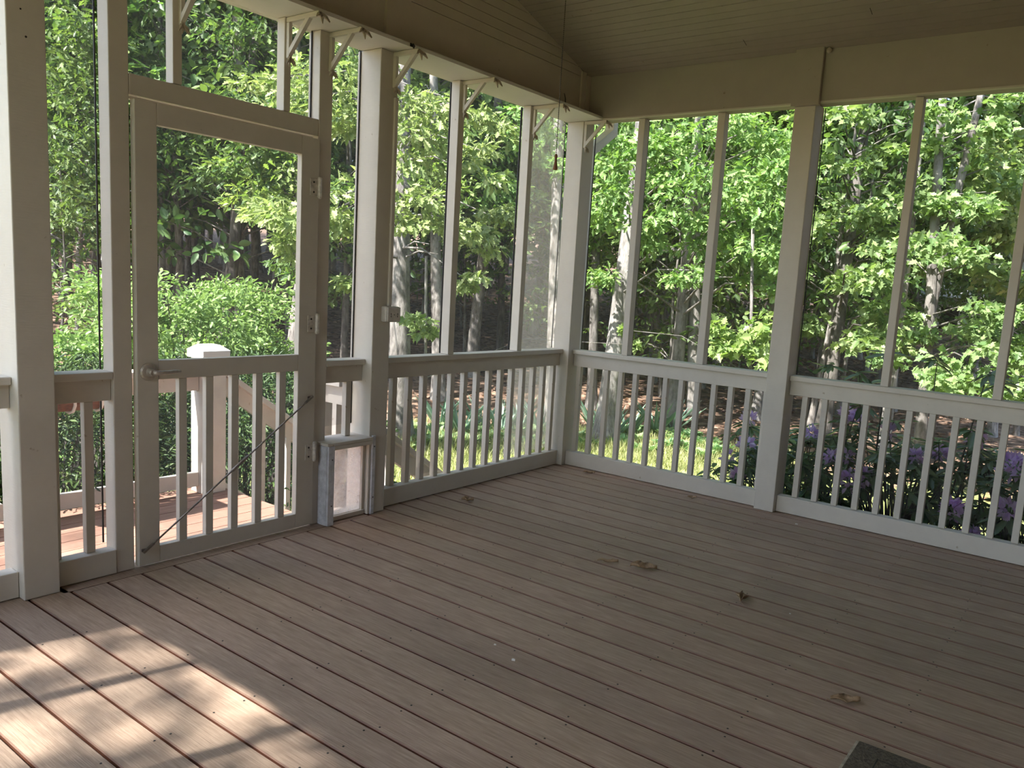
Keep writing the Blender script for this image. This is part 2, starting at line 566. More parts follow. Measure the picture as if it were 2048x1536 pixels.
# ---- rails with balusters
balu_mesh = {}
def railing(name, label, axis, a0, a1, bal, group=None, z_base=True, mat='white', depth0=.05):
    """axis 'x': left wall (a = x, outward = +y); axis 'y': right wall (a = y, outward = +x)"""
    def bx(mb, a, b, n0, n1, z0, z1):
        return mb.box(a, b, n0, n1, z0, z1) if axis == 'x' else mb.box(n0, n1, a, b, z0, z1)
    mid = (a0+a1)/2
    loc = (mid, .08, .008) if axis == 'x' else (.08, mid, .008)
    r = thing(name, label, 'railing', loc, group)
    e = .0012
    a0, a1 = a0+e, a1-e
    obj('rail_cap', bx(MB(), a0, a1, depth0, .15, .8418, .8736), M[mat], r, bevel=.004)
    obj('apron', bx(MB(), a0, a1, .074, .112, .751, .8412), M[mat], r, bevel=.002)
    if z_base:
        obj('bottom_rail', bx(MB(), a0, a1, .045, .112, .004, .1085), M[mat], r, bevel=.003)
    zb = .109 if z_base else .45
    key = (axis, z_base)
    if key not in balu_mesh:
        w = .0175
        m_ = MB()
        m_.box(-w, w, -w, w, zb-.008, .7505-.008)
        o = obj('baluster', m_, M[mat], None, bevel=.002)
        balu_mesh[key] = o
        first = True
    else:
        first = False
    for i, a in enumerate(bal):
        l = (a-loc[0], .093-loc[1], 0) if axis == 'x' else (.093-loc[0], a-loc[1], 0)
        if first and i == 0:
            o = balu_mesh[key]; o.parent = r; o.location = l
        else:
            copy_child(balu_mesh[key], r, l)
    return r
railing('porch_railing', 'white railing with fourteen balusters between the outlet-box post and the corner post', 'x', -1.7709, 0, [-1.645+.1222*i for i in range(14)])
railing('porch_railing', 'white railing right of the corner post, up to the thick post', 'y', -1.5145, 0, [-.048-.1203*i for i in range(12)]+[-1.493])
railing('porch_railing', 'white railing right of the thick right-wall post, purple flowers behind it', 'y', YB, -1.6425, [-1.743-.1215*i for i in range(18)])
railing('porch_railing', 'short white railing with one baluster left of the screen door', 'x', -3.4897, -3.245, [-3.468, -3.335])
railing('porch_railing', 'white railing end at the far left edge, behind the nearest thick post', 'x', XW, -3.6184, [-3.72-.122*i for i in range(12)])
railing('porch_railing', 'short white railing above the pet door', 'x', -2.157, -1.895, [-1.985], z_base=False)

# ---- slender mullions carrying the screens
def mullion(axis, a0, a1, z0, label, n0=.060, n1=.125):
    mb = MB()
    if axis == 'x': mb.box(a0, a1, n0, n1, z0, PZ); loc = ((a0+a1)/2, (n0+n1)/2, z0)
    else: mb.box(n0, n1, a0, a1, z0, PZ); loc = ((n0+n1)/2, (a0+a1)/2, z0)
    r = thing('screen_mullion', label, 'mullion', loc)
    obj('upright', mb, M['white'], r, bevel=.003)
    return r
RT = .8745
mullion('x', -1.229, -1.178, RT, 'slender white upright, first right of the outlet-box post')
mullion('x', -.540, -.492, RT, 'slender white upright, first left of the corner post')
mullion('y', -.460, -.412, RT, 'slender white upright, first right of the corner post')
mullion('y', -1.045, -.994, RT, 'slender white upright, second right of the corner post')
mullion('y', -2.220, -2.176, RT, 'slender white upright, first right of the thick right-wall post')
mullion('y', -2.800, -2.755, RT, 'slender white upright at the right edge of the view')
mullion('x', -2.983, -2.943, 2.078, 'short upright above the door, near its handle side', .052, .11)
mullion('x', -2.442, -2.405, 2.078, 'short upright above the door, near its hinge side', .052, .11)

# ---- door head board and door
hd = MB().box(-3.1655, -2.2395, .052, .12, 1.995, 2.076)
r = thing('door_header', 'white board spanning above the screen door, under the transom openings', 'header', (-2.70, .08, 1.995))
obj('board', hd, M['white'], r, bevel=.003)
obj('door_stop', MB().box(-3.1655, -2.2395, .098, .12, 1.984, 1.9945), M['white'], r)

door = bpy.data.objects.new('door_1', None); col.objects.link(door)
door.location = (-2.70, .035, 0)
tag(door, 'white wooden screen door with five balusters and a diagonal brace rod', 'door', kind='structure')
DX0, DX1 = -3.1545, -2.2405
y0, y1 = .036, .072
obj('stile', MB().box(DX0, -3.062, y0, y1, .012, 1.979), M['white'], door, bevel=.003)
obj('stile', MB().box(-2.346, DX1, y0, y1, .012, 1.979), M['white'], door, bevel=.003)
obj('top_rail', MB().box(-3.0615, -2.3465, y0, y1, 1.892, 1.979), M['white'], door, bevel=.002)
obj('mid_rail', MB().box(-3.0615, -2.3465, y0, y1, .832, .915), M['white'], door, bevel=.002)
obj('bottom_rail', MB().box(-3.0615, -2.3465, y0, y1, .012, .086), M['white'], door, bevel=.002)
b0 = None
for xb in (-2.951, -2.823, -2.694, -2.565, -2.433):
    if b0 is None:
        b0 = obj('baluster', MB().box(-.0185, .0185, .004, .034, .0865, .8315), M['white'], None, bevel=.002)
        b0.parent = door; b0.location = (xb+2.70, 0, 0)
    else:
        copy_child(b0, door, (xb+2.70, 0, 0))
obj('screen', MB().box(-3.062, -2.346, .0735, .0740, .05, 1.94), M['screen'], door)
for z in (1.745, 1.07, .405):
    h = MB()
    h.box(-2.296, -2.244, .0312, .0358, z-.042, z+.042)
    hg = obj('hinge', h, M['hinge'], door, bevel=.001)
    k = MB().lathe((-2.243, .027, z), [(.0100, -.044), (.0100, .044)], 'z', 12)
    k.lathe((-2.243, .027, z), [(.0115, .044), (.007, .052)], 'z', 12).lathe((-2.243, .027, z), [(.007, -.052), (.0115, -.044)], 'z', 12)
    obj('hinge_pin', k, M['hinge'], hg, smooth=False)
    for dz in (-.024, .024):
        obj('screw', MB().lathe((-2.276, .0312, z+dz), [(.005, 0), (.005, -.0015)], 'y', 8), M['dark'], hg)
hd_ = obj('door_handle', MB().lathe((-3.108, .0355, .868), [(.037, 0), (.037, -.006), (.031, -.012), (.019, -.016), (.015, -.040), (.012, -.046)], 'y', 28), M['handle'], door, smooth=False)
lv = MB().tube([(-3.108, -.008, .868), (-3.095, -.016, .868), (-3.06, -.022, .869), (-3.02, -.022, .871), (-2.995, -.020, .872)], [.0105, .0105, .0090, .0085, .0070], 10)
obj('lever', lv, M['handle'], hd_, smooth=True)
for zz_ in (.893, .843):
    obj('screw', MB().lathe((-3.108, .028, zz_), [(.004, 0), (.004, -.002)], 'y', 8), M['dark'], hd_)
A, B_ = Vector((-3.135, .020, .083)), Vector((-2.276, .020, .692))
rod = MB().tube([A, B_], .0042, 8)
rd = obj('brace_rod', rod, M['steel'], door)
dd = (B_-A).normalized(); mid_ = A.lerp(B_, .53)
rd2 = obj('turnbuckle', MB().tube([mid_-dd*.055, mid_-dd*.045, mid_+dd*.045, mid_+dd*.055], [.005, .008, .008, .005], 8), M['steel'], rd)
obj('end_plate', MB().bar(A-dd*.012, A+dd*.045, .012, .008).bar(A+Vector((0, .010, 0)), A+Vector((0, .0158, 0)), .012, .02, (1, 0, 0)), M['steel'], rd)
obj('end_plate', MB().bar(B_-dd*.045, B_+dd*.012, .012, .008).bar(B_+Vector((0, .010, 0)), B_+Vector((0, .0158, 0)), .012, .02, (1, 0, 0)), M['steel'], rd)

# ---- screens in every bay (outer face of the mullions)
def screen(axis, a0, a1, z0, z1, label, n=.127):
    mb = MB()
    if axis == 'x': mb.box(a0, a1, n, n+.0005, z0, z1); loc = ((a0+a1)/2, n, z0)
    else: mb.box(n, n+.0005, a0, a1, z0, z1); loc = (n, (a0+a1)/2, z0)
    r = thing('window_screen', label, 'screen', loc)
    o = obj('mesh_panel', mb, M['screen_sun_haze' if 'hazy' in label else 'screen'], r)
    w = .006; zs_ = z0 if a1-a0 < .3 else max(z0, .8745)
    for (q0, q1, zz0, zz1) in ((a0, a0+w, zs_, z1), (a1-w, a1, zs_, z1)):
        f = MB()
        if axis == 'x': f.box(q0, q1, n-.0012, n+.004, zz0, zz1)
        else: f.box(n-.0012, n+.004, q0, q1, zz0, zz1)
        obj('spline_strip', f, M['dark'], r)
    return r
screen('x', -3.4885, -3.2465, .115, PZ, 'tall grey insect screen left of the screen door', .1545)
screen('x', -2.1555, -1.896, .50, PZ, 'tall grey insect screen above the pet door', .1545)
screen('x', -1.7695, -1.202, .115, PZ, 'grey insect screen next to the outlet-box post', .1545)
screen('x', -1.200, -.517, .115, PZ, 'grey insect screen in the middle of the bay left of the corner', .1545)
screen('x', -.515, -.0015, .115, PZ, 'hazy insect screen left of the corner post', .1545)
screen('y', -.436, -.0015, .115, PZ, 'grey insect screen right of the corner post', .1545)
screen('y', -1.019, -.438, .115, PZ, 'grey insect screen in the middle of the bay right of the corner', .1545)
screen('y', -1.513, -1.021, .115, PZ, 'grey insect screen left of the thick right-wall post', .1545)
screen('y', -2.197, -1.644, .115, PZ, 'grey insect screen right of the thick right-wall post', .1615)
screen('y', -2.777, -2.199, .115, PZ, 'grey insect screen in the last full pane on the right', .1615)
screen('y', YB+.01, -2.779, .115, PZ, 'grey insect screen at the right edge of the view', .1615)
screen('x', -3.1655, -2.9635, 2.079, PZ, 'small transom screen above the door handle side', .1125)
screen('x', -2.9615, -2.4245, 2.079, PZ, 'wide transom screen above the middle of the door', .1125)
screen('x', -2.4225, -2.2395, 2.079, PZ, 'small transom screen above the door hinges', .1125)

# ---- headers, gable wall, ceiling, roof
mb = MB().box(XW-.14, -.0005, -.156, .15, HZ, HZ+.018)
obj_soffit = struct('trim_2', mb, M['white_bright'])
tag(obj_soffit, 'white ledge board and soffit running above the left screens', 'trim')
# gable boards: a plain header board, then beadboard courses up to the slope
mb = MB()
Z0 = HZ + .0185
zs = [Z0, 2.772]
while zs[-1] < 3.70: zs.append(zs[-1] + .0575)
YG = -.02
def gable_x(z, side):   # x where the roof plane is at height z
    return (CZ - z)/SL if side > 0 else XW - (CZ - z)/SL
for a, b in zip(zs, zs[1:]):
    g = .0034 if a > Z0+.01 else 0
    a2 = a + g
    xr0 = min(-.001, gable_x(a2, 1)) if a2 > CZ else -.001
    xr1 = min(-.001, gable_x(b, 1)) if b > CZ else -.001
    xl0, xl1 = XW - xr0, XW - xr1
    if xr1 <= xl1: break
    pts = [(xl0, YG, a2), (xr0, YG, a2), (xr1, YG, b), (xl1, YG, b)]
    mb.prism(pts, (0, .03, 0))
gw = struct('wall_left', mb, M['gable'])
back = [(XW, YG+.031, Z0), (-.001, YG+.031, Z0), (-.001, YG+.031, CZ), (RX, YG+.031, CZ-SL*RX), (XW, YG+.031, CZ)]
obj('sheathing', MB().prism(back, (0, .10, 0)), M['rail_out'], gw)
t3 = MB().box(-1.90, -1.812, YG-.018, YG-.0005, Z0+.001, 3.20).box(-1.808, -1.728, YG-.012, YG-.0005, Z0+.001, 3.18)
t3.box(-.105, -.055, YG-.014, YG-.0005, Z0+.001, CZ+.016).box(-.052, -.001, YG-.018, YG-.0005, Z0+.001, CZ+.0002)
struct('trim_3', t3, M['gable'])

# right header
mb = MB().box(.0005, .135, YB, -.02, HZ, CZ+.02)
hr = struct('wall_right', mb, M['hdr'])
obj('drip_edge', MB().box(-.006, .030, YB, -.158, HZ-.004, HZ+.004), M['white'], hr)
obj('post_casing', MB().box(-.030, -.0005, -1.665, -1.50, HZ-.02, CZ+.014).box(-.0295, -.0004, -1.668, -1.6655, HZ-.02, CZ+.012), M['hdr'], hr, bevel=.002)
# corner piece closing the header behind the gable
obj('corner_block', MB().box(.0005, .135, -.0198, .15, HZ, CZ-.04), M['rail_out'], hr)

# ceiling boards on both slopes
def ceiling():
    mb = MB()
    L = math.hypot(1, SL); w = .0575/L
    for side in (1, -1):
        x = -.0008; k = 0
        while x > RX:
            xa = x; xb = max(x - w, RX); k += 1
            g = .0034 if k % 2 else .0050
            # board face slightly relieved at the joints
            x0, x1 = (xa-g, xb) if side > 0 else (XW-xa+g, XW-xb)
            za, zb = CZ - SL*(xa-g), CZ - SL*xb
            mb.prism([(x0, YB, za), (x1, YB, zb), (x1, YB, zb+.02), (x0, YB, za+.02)], (0, -YB-.021, 0))
            x = xb
    return mb
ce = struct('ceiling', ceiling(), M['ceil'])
bk = MB()
for s in (1, -1):
    xs = [(0, CZ+.021), (RX, CZ-SL*RX+.021)] if s > 0 else [(XW, CZ+.021), (RX, CZ-SL*RX+.021)]
    bk.prism([(xs[0][0], YB, xs[0][1]), (xs[1][0], YB, xs[1][1]), (xs[1][0], YB, xs[1][1]+.02), (xs[0][0], YB, xs[0][1]+.02)], (0, -YB-.02, 0))
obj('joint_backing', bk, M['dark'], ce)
# butt joints between ceiling boards
bj = MB()
for (x, y) in ((-.13, -1.23), (-.25, -1.98), (-.19, -3.10)):
    z = CZ - SL*x
    bj.prism([(x, y, z-.0006), (x-.055, y+.0, z+.055*SL-.0006), (x-.055, y+.003, z+.055*SL-.0006), (x, y+.003, z-.0006)], (0, 0, .0004))
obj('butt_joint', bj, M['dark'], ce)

OV = .42; RK = .35
rf = MB()
for s in (1, -1):
    ov = OV if s > 0 else .16
    xe = ov if s > 0 else XW-ov
    ze = CZ - SL*ov + .05
    zr = CZ - SL*RX + .05
    rf.prism([(xe, -8, ze), (RX, -8, zr), (RX, -8, zr+.10), (xe, -8, ze+.10)], (0, 8+.155+RK-.12, 0))
roof = struct('roof', rf, M['shingle'])
fa = MB()
for s in (1, -1):
    ov = OV if s > 0 else .16
    xe = ov if s > 0 else XW-ov
    ze = CZ - SL*ov + .02; zr = CZ - SL*RX + .02
    ye = .155+RK-.12
    fa.prism([(xe, ye, ze), (RX, ye, zr), (RX, ye, zr+.13), (xe, ye, ze+.13)], (0, .02, 0))
    fa.box(xe, xe+.02*s, -8, ye, ze-.02, ze+.13)
    # boxed eave soffit
    fa.box(.136*(s > 0) + (XW-.136)*(s < 0), xe, YB, ye-.001, ze-.085, ze-.073)
    fa.box(-.10*(s > 0) + (XW+.10)*(s < 0), xe, .152, ye-.0005, ze-.085, ze-.072)
    fa.box(-.10*(s > 0) + (XW+.10)*(s < 0), xe+.02*s, ye, ye+.022, ze-.09, ze+.03)
    fa.box(xe, xe+.02*s, -8, ye, ze-.09, ze-.021)
obj('fascia', fa, M['gutter'], roof)
# gutter with a downspout elbow turning in to the corner post
ze = CZ - SL*OV
gx = OV+.022
gt = thing('rain_gutter', 'white gutter and downspout elbow outside the corner post', 'gutter', (gx+.05, -1.5, ze-.06))
gm = MB()
prof = [(gx, ze+.06), (gx, ze-.06), (gx+.07, ze-.06), (gx+.115, ze+.02), (gx+.115, ze+.06), (gx+.111, ze+.06), (gx+.111, ze+.022), (gx+.068, ze-.056), (gx+.004, ze-.056), (gx+.004, ze+.06)]
gm.prism([(x, YB, z) for x, z in prof], (0, -YB+.30, 0))
obj('trough', gm, M['gutter'], gt)
ds = MB()
yd = .075
def duct(mb, path, w, h):
    for a, b in zip(path, path[1:]):
        mb.bar(a, b, w, h, (0, 1, 0) if abs((Vector(b)-Vector(a)).normalized().y) < .9 else (0, 0, 1))
duct(ds, [(gx+.045, yd, ze-.058), (gx+.045, yd, ze-.16)], .06, .075)
duct(ds, [(gx+.052, yd, ze-.145), (.205, yd, ze-.335)], .06, .076)
duct(ds, [(.185, yd, ze-.30), (.185, yd, -.95)], .06, .075)
for k in range(4):
    a = ze-.135-.012*k
    ds.box(gx+.010, gx+.082, yd-.040, yd+.040, a-.003, a)
obj('downspout', ds, M['gutter'], gt, bevel=.004)

# end wall on the left and house wall behind (out of the frame; they shape the light)
ew = MB()
x0, x1 = XW-.14, XW
ew.box(x0, x1, -.0005, .14, -.02, PZ)
ew.box(x0, x1, YB, YB+.13, -.02, PZ)
ew.box(x0, x1, -1.74, -1.60, -.02, PZ)
for y in (-.430, -1.005, -2.30, -2.90):
    ew.box(XW-.11, XW-.05, y-.021, y+.021, RT, PZ)
ew.box(XW-.135, XW-.001, YB, -.022, HZ, CZ+.019)
ew.box(XW-.15, XW-.05, YB, -.001, .8418, .8736)
ew.box(XW-.112, XW-.074, YB, -.001, .751, .8412)
ew.box(XW-.112, XW-.045, YB, -.001, .004, .1085)
y = -.06
while y > YB+.05:
    ew.box(XW-.11, XW-.075, y-.0175, y+.0175, .109, .7505); y -= .122
struct('wall_end', ew, M['white'])
wb = MB()
z = -1.2
while z < 4.6:
    wb.prism([(-11, YB-.001, z), (-11, YB-.012, z+.125), (-11, YB-.05, z+.125), (-11, YB-.05, z)], (19, 0, 0)); z += .125
struct('wall_back', wb, M['siding'])

# ---- plant brackets under the ledge
def bracket(xc, yf, label):
    """small triangular wooden bracket: upright against the post face (y = yf), arm reaching inward"""
    yt = -.185
    r = thing('hanging_plant_bracket', label, 'bracket', (xc, yf, 2.31), 'wooden plant brackets under the ledge')
    w = .019
    yf -= .0006
    obj('upright', MB().box(xc-w/2, xc+w/2, yf-.022, yf, 2.315, HZ-.0245), M['white'], r, bevel=.002)
    obj('arm', MB().box(xc-w/2, xc+w/2, yt, yf, HZ-.024, HZ-.002), M['white'], r, bevel=.002)
    zz = HZ - .024
    L = min(.135, (yf-.022)-yt-.02)
    obj('brace', MB().prism([(xc-w/2, yf-.0222, zz-L-.012), (xc-w/2, yf-.0222, zz-L+.018), (xc-w/2, yf-.022-L+.018, zz-.0005), (xc-w/2, yf-.022-L-.012, zz-.0005)], (w, 0, 0)), M['white'], r)
    for cy, cz, ax in ((yt-.004, HZ-.014, 'arm'), (yf-.014, 2.308, 'foot')):
        s = MB()
        for ang in (35, 150, 265, 320):
            t = math.radians(ang)
            if ax == 'arm':
                tip = Vector((xc+.046*math.cos(t), cy-.018, cz-abs(.044*math.sin(t))-.004)); bs = Vector((xc, cy+.006, cz))
            else:
                tip = Vector((xc+.030*math.cos(t), cy-.012-.01*math.sin(t), cz-.018-.012*abs(math.sin(t)))); bs = Vector((xc, cy, cz+.010))
            s.tube([bs, bs.lerp(tip, .55)+Vector((0, -.004, .004)), tip], [.0090, .0080, .0018], 5)
        obj('splintered_end', s, M['peel'], r)
bracket(-2.950, .052, 'white plant bracket above the handle side of the door, leftmost under the ledge')
bracket(-2.425, .052, 'white plant bracket on the short upright over the door hinges')
bracket(-2.178, .052, 'white plant bracket at the top of the hinge-side jamb post')
bracket(-1.803, 0, 'white plant bracket at the top of the outlet-box post')
bracket(-1.196, .060, 'white plant bracket on the first slender upright right of the outlet-box post')
bracket(-.510, .060, 'white plant bracket on the slender upright left of the corner post')
bracket(.015, 0, 'white plant bracket at the top of the corner post')

# ---- small fixings left in the woodwork
r = thing('hanging_cup_hook', 'small black hook on the ledge edge above the outlet-box post', 'hook', (-1.835, -.157, HZ+.012))
obj('hook', MB().tube([(-1.835, -.1565, HZ+.012), (-1.835, -.170, HZ+.012), (-1.835, -.178, HZ+.002), (-1.835, -.172, HZ-.008)], .0045, 8), M['dark'], r)
obj('plate', MB().box(-1.845, -1.825, -.1600, -.1565, HZ+.001, HZ+.0175), M['dark'], r)
r = thing('hanging_clip', 'thin black clip standing on the ledge near the corner post', 'clip', (-.45, -.15, HZ+.019))
obj('wire', MB().tube([(-.45, -.150, HZ+.0185), (-.452, -.150, HZ+.045), (-.465, -.148, HZ+.075)], [.004, .004, .0025], 6), M['dark'], r)
r = thing('hanging_wasp_nest', 'small round brown wasp nest in the corner beside the header post casing', 'nest', (-.022, -1.69, CZ-.018))
obj('nest', MB().lathe((-.0215, -1.692, CZ-.012), [(.004, -.016), (.013, -.011), (.0165, 0), (.013, .010), (.005, .0155)], n=12), M['peel'], r, smooth=True)

# ---- outlet box and conduit on the post
r = thing('electrical_outlet', 'weathered grey outlet box with conduit on the post right of the door', 'outlet box', (-1.80, -.02, 1.08))
obj('box', MB().box(-1.842, -1.742, -.046, -.0008, 1.083, 1.168), M['box'], r, bevel=.008)
obj('cover_plate', MB().box(-1.838, -1.746, -.054, -.0465, 1.086, 1.165), M['box'], r, bevel=.003)
hol = MB()
for (x, z) in ((-1.815, 1.128), (-1.815, 1.115), (-1.768, 1.128), (-1.768, 1.115)):
    hol.box(x-.002, x+.002, -.0548, -.0541, z-.005, z+.005)
hol.lathe((-1.792, -.0541, 1.124), [(.003, 0), (.003, -.001)], 'y', 8)
obj('socket_hole', hol, M['dark'], r)
obj('conduit', MB().box(-1.800, -1.778, -.017, -.0006, 1.1685, 2.27).box(-1.802, -1.776, -.019, -.0005, 1.60, 1.615), M['white'], r, bevel=.003)

# ---- pet door in the narrow bay
r = thing('pet_door', 'low pet door with a cloudy clear flap beside the screen door hinges', 'pet door', (-2.03, .03, .004))
obj('side_track', MB().box(-2.197, -2.158, -.034, .051, .003, .432).box(-2.2, -2.1985, -.02, .034, .003, .43), M['alu'], r, bevel=.003)
obj('side_track', MB().box(-1.912, -1.8958, .03, .07, .003, .432), M['white'], r, bevel=.002)
obj('top_ledge', MB().box(-2.205, -1.8962, -.034, .15, .4325, .449).box(-2.190, -1.8962, -.030, -.012, .408, .432), M['white'], r, bevel=.003)
obj('flap', MB().box(-2.156, -1.913, .046, .050, .028, .431), M['flap'], r)
obj('sill', MB().box(-2.157, -1.8962, .02, .12, .003, .027), M['white'], r, bevel=.002)
for zz_ in (.36, .11):
    obj('screw', MB().lathe((-2.174, -.0342, zz_), [(.004, 0), (.004, -.001)], 'y', 8), M['dark'], r)
r = thing('channel_strip', 'thin metal channel fixed low on the post right of the pet door', 'channel', (-1.868, -.006, .004))
obj('channel', MB().box(-1.881, -1.858, -.013, -.0006, .002, .452), M['alu'], r, bevel=.002)
for zz_ in (.39, .10):
    obj('screw', MB().lathe((-1.868, -.0131, zz_), [(.004, 0), (.004, -.001)], 'y', 8), M['dark'], r)

# ---- pull chain
pc = at(1131, 0, 2.6); pc2 = at(1113, 305, 2.545)
cx_, cy_ = (pc[0]+pc2[0])/2, (pc[1]+pc2[1])/2
zt = ceil_z(cx_) - .03
zb_ = at(1110, 302, 2.545)[2]
r = thing('hanging_pull_chain', 'thin beaded pull chain with a small wooden pull hanging from the ceiling', 'pull chain', (cx_, cy_, zb_))
ch = MB().tube([(cx_, cy_, zb_), (cx_, cy_, zt)], .0009, 5)
z = zb_
while z < zt:
    ch.lathe((cx_, cy_, z), [(.0004, -.0018), (.0018, -.0008), (.0018, .0008), (.0004, .0018)], n=6); z += .0062
obj('chain', ch, M['chain'], r)
obj('pull_knob', MB().lathe((cx_, cy_, zb_-.05), [(.003, .050), (.0055, .044), (.0035, .036), (.0048, .024), (.0078, .004), (.0060, 0)], n=14), M['pull'], r)
obj('ceiling_cup', MB().lathe((cx_, cy_, zt-.005), [(.014, 0), (.028, .03), (.03, .05)], n=20), M['box'], r)

# ---- door mat
r = thing('door_mat', 'dark coir door mat with a lighter edge at the lower right', 'mat', (-2.78, -3.05, 0))
obj('pile', MB().box(-3.10, -2.38, -3.32, -2.808, .004, .014), M['mat'], r, bevel=.004)
obj('backing', MB().box(-3.112, -2.368, -3.33, -2.798, .0006, .0036), M['peel'], r)
obj('border_groove', MB().box(-3.03, -2.45, -2.882, -2.878, .0142, .0146).box(-2.454, -2.45, -3.25, -2.878, .0142, .0146).box(-3.03, -3.026, -3.25, -2.878, .0142, .0146), M['dark'], r)

# ---- dry leaves and paint chips on the floor
def curled(x, y, L, w, rz, lobes, curl, label):
    r = thing('dry_leaf', label, 'leaf', (x, y, 0), 'dry leaves on the porch floor')
    mb = MB(); n = 9
    rnd = random.Random(int((x*977+y*613)*100))
    rows = []
    for i in range(n):
        t = i/(n-1)
        wd = w*math.sin(PI*min(1, t*.96+.03))*(1+.45*math.cos(lobes*2*PI*t)) + .0015
        row = []
        for j in range(-2, 3):
            s = j/2
            lx = (t-.5)*L; ly = s*wd
            lz = .0025 + curl*(s*s)*(.7+.3*math.sin(5*t)) + .010*abs(math.sin(4*t+1))*(rnd.random()*.5+.5) + (.008*t if j > 0 else 0)
            c, sn = math.cos(rz), math.sin(rz)
            row.append(len(mb.v)); mb.v.append((x+lx*c-ly*sn, y+lx*sn+ly*c, lz))
        rows.append(row)
    for a, b in zip(rows, rows[1:]):
        for j in range(4): mb.face((a[j], a[j+1], b[j+1], b[j]))
    o = obj('blade', mb, M['dryleaf'], r, smooth=True)
    so = o.modifiers.new('thick', 'SOLIDIFY'); so.thickness = .0012
    tip = Vector((x-L*.5*math.cos(rz), y-L*.5*math.sin(rz), .004))
    obj('stem', MB().tube([tip, tip+Vector((-.012*math.cos(rz+.3), -.012*math.sin(rz+.3), .006)), tip+Vector((-.026*math.cos(rz+.6), -.026*math.sin(rz+.6), .003))], [.0012, .0010, .0007], 5), M['dryleaf'], r)
curled(-1.268, -.194, .075, .022, -.9, 2, .018, 'crumpled dry leaf near the left railing')
curled(-.06, -.29, .085, .016, -1.0, 1, .012, 'dark dry leaf near the corner post')
curled(-1.565, -1.387, .105, .014, -.95, 1, .008, 'thin flat dry leaf, left of the pair in mid floor')
curled(-1.508, -1.557, .13, .028, -1.1, 3, .020, 'large lobed dry leaf, right of the pair in mid floor')
curled(-1.531, -2.072, .095, .020, .3, 2, .022, 'dark curled dry leaf on the right half of the floor')
curled(-2.144, -2.700, .10, .018, -1.0, 2, .012, 'tan dry leaf nearest the door mat')
curled(-.10, -1.13, .06, .014, -1.2, 2, .010, 'small dark dry leaf at the foot of the right railing')
def chip(x, y, s, label):
    mb = MB()
    poly = [(x+s*math.cos(t)*(.7+.3*math.sin(3*t)), y+s*math.sin(t), .0006) for t in np.linspace(0, 2*PI, 8)[:-1]]
    mb.prism(poly, (0, 0, s*.5))
    tag(obj('paint_chip', mb, M['chip']), label, 'debris', 'white flecks on the floor')
for (u, v, s, lb) in ((1027, 1321, .008, 'larger white fleck on the middle of the floor'), (990, 1290, .005, 'small white fleck just above the larger one on the floor'), (1580, 1228, .004, 'tiny white fleck right of the dark curled leaf'), (1593, 1049, .008, 'white fleck near the foot of the thick right-wall post')):
    d = CF + CR*(u-PPX)/FPX - CU*(v-PPY)/FPX
    t = -CAM[2]/d[2]
    q = CAM + d*t
    chip(q[0], q[1], s, lb)

# ================================================================== OUTDOORS
def smooth(a, b, x):
    t = np.clip((x-a)/(b-a), 0, 1)
    return t*t*(3-2*t)
def ground_d(x, y): return np.hypot(np.maximum(x, 0), np.maximum(y, 0))
def ground_z(x, y):
    x = np.asarray(x, float); y = np.asarray(y, float)
    d = ground_d(x, y)
    th = np.arctan2(np.maximum(y, 0), np.maximum(x, 1e-6))
    s = .035 + .060*smooth(0, .65, th)
    r = np.maximum(0, d-6.2)
    z = -1.0 + s*r*smooth(0, 3, r)
    return z + .05*np.sin(1.3*x+.7*y)*np.sin(.9*y-.4*x)*smooth(3, 9, d)
gx_ = np.concatenate([np.linspace(-45, -12, 14), np.linspace(-10, 26, 109), np.linspace(28, 110, 34)])
gy_ = np.concatenate([np.linspace(-45, -8, 14), np.linspace(-6, 26, 97), np.linspace(28, 110, 34)])
X, Y = np.meshgrid(gx_, gy_, indexing='ij')
Z = ground_z(X, Y)
nx, ny = X.shape
me = bpy.data.meshes.new('ground')
idx = np.arange(nx*ny).reshape(nx, ny)
faces = np.stack([idx[:-1, :-1], idx[1:, :-1], idx[1:, 1:], idx[:-1, 1:]], -1).reshape(-1, 4)
me.from_pydata(np.stack([X, Y, Z], -1).reshape(-1, 3).tolist(), [], faces.tolist())
la = me.attributes.new('lawn', 'FLOAT', 'POINT')
dd_ = ground_d(X, Y) + .5*np.sin(2.1*X)*np.sin(1.7*Y+1)
la.data.foreach_set('value', (1-smooth(5.8, 7.0, dd_)).reshape(-1).astype(np.float32))
me.polygons.foreach_set('use_smooth', [True]*len(me.polygons))
me.materials.append(M['ground'])
g = link('ground', me); g['kind'] = 'structure'

PANES = [(-400, 105, 'at the left edge'), (105, 225, 'in the narrow opening left of the door'), (225, 660, 'through the screen door'), (660, 735, 'in the narrow opening right of the door'),
         (735, 905, 'in the pane next to the outlet box'), (905, 1046, 'in the middle pane left of the corner'), (1046, 1145, 'in the pane just left of the corner post'),
         (1145, 1270, 'in the pane just right of the corner post'), (1270, 1425, 'in the second pane right of the corner post'), (1425, 1590, 'in the pane left of the thick right post'),
         (1590, 1809, 'in the pane beyond the thick right post'), (1809, 2030, 'in the last full pane on the right'), (2030, 9000, 'at the right edge')]
def pane(u):
    for a, b, s in PANES:
        if a <= u < b: return s
    return 'at the left edge'

